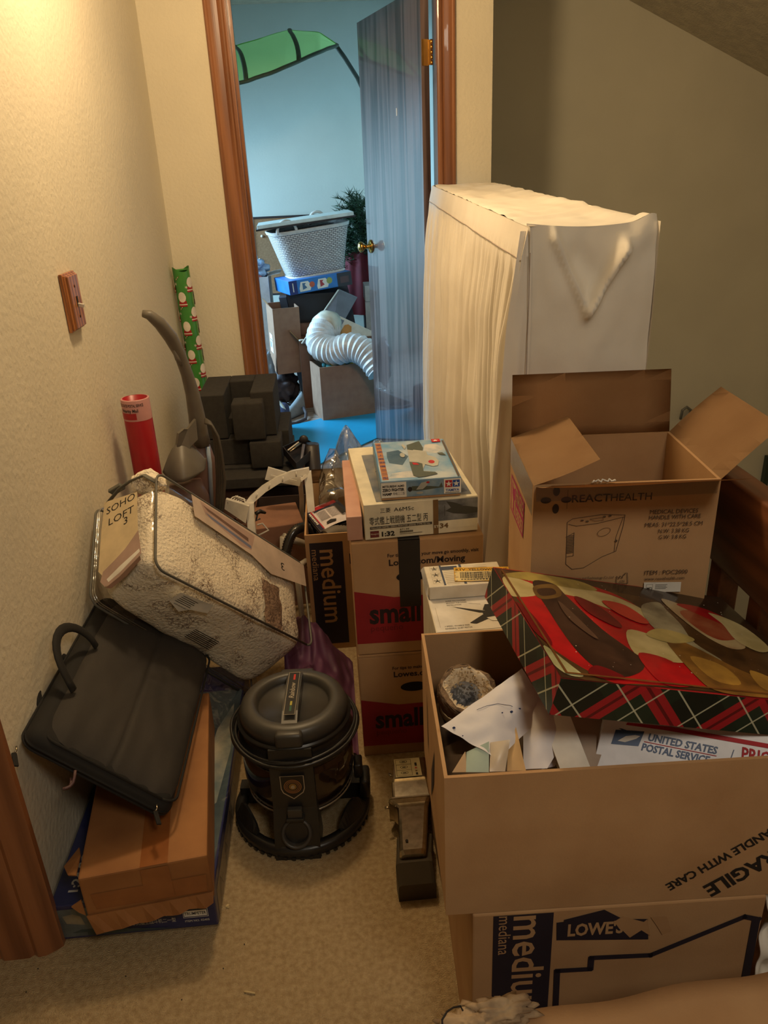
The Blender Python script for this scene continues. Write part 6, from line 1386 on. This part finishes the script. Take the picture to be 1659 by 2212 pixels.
A.poly([(0.0293, 0.0419), (0.0262, 0.0293), (0.0707, 0.0052), (0.116, -0.0066), (0.1339, 0.0035), (0.0911, 0.0142)], RPD); A.poly([(0.0326, 0.0622), (0.0296, 0.0532), (0.0887, 0.0254), (0.1258, 0.0147), (0.1322, 0.0249), (0.0895, 0.0432)], WHITE)
for s__, p, wd, sz in (('SOHO', [(0.1432, 0.2168)][0], .088, .032), ('LOFT', [(0.1416, 0.1883)][0], .078, .032)): A.text(s__, p[0]-.0, p[1], sz, INK, width=wd, rot=.0) if False else None
p = [(0.0504, 0.1838)][0]
A.k += 1
A.text('SOHO', [(0.1461, 0.2127)][0][0]*1.0, [(0.1461, 0.2127)][0][1], .030, INK, rot=PI*0, width=-abs([(0.1461, 0.2127)][0][0]-[(0.0521, 0.1901)][0][0]))
A.text('LOFT', [(0.1378, 0.1755)][0][0], [(0.1378, 0.1755)][0][1], .030, INK, width=-abs([(0.1378, 0.1755)][0][0]-[(0.0558, 0.1648)][0][0])); A.text('3', [(0.0867, 0.1532)][0][0], [(0.0867, 0.1532)][0][1], .030, INK, width=-.012)
A.build('insert_card', cf)
A = Art((0, 0, .0135), (1, 0, 0), (0, 1, 0))
A.poly([(.11, .262), (.59, .262), (.59, .19), (.42, .16), (.34, .185), (.12, .20)], M('insert_grey_beige', (196, 176, 160), .35)); A.poly([(.14, .258), (.36, .255), (.34, .20), (.30, .195), (.16, .225)], RPH); A.poly([(.15, .25), (.33, .235), (.33, .222), (.17, .24)], RPD); A.poly([(.16, .232), (.34, .214), (.34, .204), (.18, .222)], M('print_blue_grey', (104, 112, 140), .4))
A.text('3', .49, .222, .036, INK, rot=PI, width=.016); A.build('insert_card', cf)
A = Art((0, -.0105, 0), (1, 0, 0), (0, 0, -1)); A.n = Vector((0, -1, 0)); A.l = .003
CT = M('care_tag_white', (244, 240, 226), .6)
A.poly([(.10, .015), (.20, .005), (.215, .035), (.17, .050), (.155, .072), (.105, .055)], CT)
for k in range(5): A.rect(.115, .020+.006*k, .165-.004*(k % 2), .0218+.006*k, INK)
A.text('WASH BEFORE FIRST USE', .120, .052, .006, INK, width=.05)
A.build('care_tag', cf)
A = Art((0, -.0105, 0), (1, 0, 0), (0, 0, -1)); A.n = Vector((0, -1, 0)); A.l = .003
for k in range(7): A.rect(.24, .095+.0055*k, .33, .0975+.0055*k, INK)
A.build('printed_warning', cf)

# postal box
A = Art((0, 0, 0), (1, 0, 0), (0, 1, 0)); UB_ = M('postal_blue', (40, 72, 118), .45)
A.poly([(0.0313, 0.0562), (0.0704, 0.0574), (0.0623, 0.0365), (0.0252, 0.036)], UB_); A.poly([(0.034, 0.0412), (0.0453, 0.0487), (0.0579, 0.0512), (0.0648, 0.0506), (0.0592, 0.0462), (0.0441, 0.0403)], WHITE); A.poly([(0.0351, 0.0585), (0.0401, 0.0584), (0.0604, 0.0527), (0.0503, 0.0517)], UB_)
a0 = [(0.0742, 0.0458), (0.166, 0.0362)]; an = math.atan2(a0[1][1]-a0[0][1], a0[1][0]-a0[0][0]); wq = math.hypot(a0[1][1]-a0[0][1], a0[1][0]-a0[0][0])
A.text('UNITED STATES', *a0[0], .0140, UB_, rot=an, shear=.2, bold=.03, width=wq); a1 = [(0.0655, 0.0318), (0.1549, 0.0235)]; A.text('POSTAL SERVICE', *a1[0], .0140, UB_, rot=an, shear=.2, bold=.03, width=wq*.99); A.line([(0.0704, 0.0435), (0.1653, 0.0337)], .001, REDINK)
A.poly([(0.047, 0.0673), (0.1066, 0.0672), (0.251, 0.0551), (0.2507, 0.049), (0.1003, 0.0616), (0.0451, 0.064)], REDINK); A.line([(0.1884, 0.044), (0.1839, 0.0313)], .001, UB_); A.text('PRIORITY MAIL', *[(0.197, 0.0326)][0], .024, REDINK, rot=an, bold=.02, width=.12)
A.build('printed_top', us)

# brochure, mailing label, steel label, card, vacuum badges
A = Art((0, 0, .006), (1, 0, 0), (0, 1, 0)); A.rect(.0, .0, .012, .15, NAVY); A.rect(.012, .0, .016, .15, REDINK); A.rect(.02, .128, .104, .150, REDINK); A.rect(.022, .118, .104, .127, NAVY)
for j in range(9): A.rect(.024, .05+.007*j, .055, .052+.007*j, INK); A.rect(.060, .05+.007*j, .09, .052+.007*j, GI)
A.rect(.092, .04, .104, .118, INK); A.poly([(.03, .018), (.06, .014), (.066, .026), (.05, .036), (.034, .03)], INK); [A.rect(.003+.001*(k % 2), .035+.011*k, .0095, .043+.011*k, WHITE) for k in range(8)]; A.build('printed_page', bk_)
MB_ = MB()
A = Art((0, 0, 0), (1, 0, 0), (0, 0, 1))
def wraptext(parent, name, txt, r, zc, size, a0, width, m):
    cu = bpy.data.curves.new('t', 'FONT'); cu.body = txt; cu.size = size; cu.resolution_u = 2; cu.offset = size*.02; ob = bpy.data.objects.new('t', cu); C.objects.link(ob)
    me = bpy.data.meshes.new_from_object(ob.evaluated_get(bpy.context.evaluated_depsgraph_get())); xs = [v.co.x for v in me.vertices]; k = width/(max(xs)-min(xs))
    mb = MB(); mb.faces([(r*math.cos(a0+v.co.x*k/r), r*math.sin(a0+v.co.x*k/r), zc+v.co.y) for v in me.vertices], [tuple(p.vertices) for p in me.polygons], m); mb.build(name, parent)
    bpy.data.objects.remove(ob); bpy.data.curves.remove(cu); bpy.data.meshes.remove(me)
wraptext(tu, 'label_lettering', 'UNITED STATES POSTAL SERVICE', .0393, .826, .011, -PI*.95, .085, INK); wraptext(tu, 'label_lettering', 'Priority Mail', .0396, .811, .013, -PI*.80, .050, INK)
A = Art((0, 0, .081), (1, 0, 0), (0, 1, 0)); 
LB = M('instruction_label', (206, 192, 150), .5)
A.rect(-.022, .105, .040, .166, LB); A.frame(-.019, .108, .018, .163, .0008, INK)
for j in range(3): A.rect(-.019, .108+.0185*j, .018, .1088+.0185*j, INK); A.circle(0, .118+.0185*j, .009, INK, ry=.005); A.circle(0, .118+.0185*j, .0078, LB, ry=.004); A.rect(-.004, .116+.0185*j, .004, .119+.0185*j, INK)
A.poly([(.026, .128), (.032, .131), (.026, .134)], REDINK); A.poly([(.026, .124), (.032, .121), (.026, .118)], MATS['print_olive']); A.rect(.026, .108, .031, .115, INK); A.rect(.026, .138, .031, .148, INK); A.build('instruction_label', mg)
A = Art((0, 0, .3252), (1, 0, 0), (0, 1, 0)); SB = M('badge_silver', (190, 180, 160), .3, metal=.5)
for a in ((-.085, 0), (.0, .085)):
    z0 = .3155 if a[0] < 0 else .3255
A.o = Vector((0, 0, .3262)); A.frame(-.0125, -.080, .0125, .074, .0010, SB); A.rect(-.0112, -.079, .0112, .073, BLACKP, 0); A.text('Rainbow', .0055, -.024, .0165, SB, rot=PI/2, shear=.3, bold=.01, width=.058); A.rect(-.001, .045, .0035, .066, M('badge_red', (200, 50, 40), .4)); A.rect(-.001, -.048, .0035, -.034, M('badge_yellow', (190, 180, 70), .4)); A.rect(-.001, -.068, .0035, -.050, M('badge_green', (50, 96, 72), .4)); A.build('handle_badge', vc)
A = Art((0, -.1372, .175), (1, 0, 0), (0, -.02, 1)); A.n = Vector((0, -1, 0))
sp_ = [(-.026, .036), (.026, .036), (.026, .0), (.022, -.012), (.0, -.030), (-.022, -.012), (-.026, .0)]
A.poly(sp_, SB); A.poly([(x*.93, y*.94+.001) for x, y in sp_], BLACKP)
for r_, m_ in ((.019, MATS['print_kanji_gold']), (.0175, BLACKP), (.0155, MATS['print_kanji_gold']), (.0142, BLACKP), (.0122, MATS['print_kanji_gold']), (.0112, BLACKP), (.0085, M('badge_gold', (150, 112, 50), .4))): A.circle(0, .006, r_, m_, n=28)
A.text('e', -.005, .001, .018, SB, shear=.2, bold=.03); A.build('shield_badge', vc)

# the soft bag sags towards its lower right corner
def sag(o):
    for q in o.children:
        if q.type == 'MESH':
            for v in q.data.vertices:
                k = max(0, min(1.05, -v.co.z/LZ))*max(0, min(1.05, v.co.x/LX)); v.co.y -= .085*k; v.co.x -= .020*k
sag(cf)
# ---------------------------------------------------------------- pieces that belong to a part become its sub-parts
RULES = {'carton_body': ('printed', 'barcode', 'shipping', 'packing_tape', 'black_tape', 'torn', 'fragile', 'divider', 'bent_flap', 'cable'), 'lid': ('printed', 'lid_handle', 'handle_badge'), 'box_sides': ('painted',),
         'front_column': ('shield_badge', 'hose_port'), 'door_panel': ('door_knob', 'door_hinge', 'sticker'), 'vinyl_bag': ('piping', 'web_handle', 'strap_tab', 'insert_card', 'care_tag', 'printed_warning'),
         'front_pocket': ('zip_piping', 'carry_handle'), 'tube_body': ('paper_label', 'red_band', 'label_lettering'), 'plate': ('toggle', 'screw'), 'paper_roll': ('printed',), 'paper_sheet': ('printed',), 'box_body': ('printed',),
         'plush_body': ('spot',), 'woven_body': ('braided_rim', 'base_band'), 'leaf_fabric': ('leaf_rib', 'leaf_edge'), 'cork_panel': ('push_pin',), 'tray': ('tray_marks',), 'upper_housing': ('instruction_label', 'latch_hook'), 'lower_housing': ('screw_hole', 'pin')}
for o in list(C.objects):
    if o.parent is None or o.parent.parent is not None: continue
    base = o.name.split('.')[0]
    if base in RULES:
        for q in list(o.parent.children):
            if q is not o and q.name.startswith(RULES[base]) and not q.children: q.parent = o
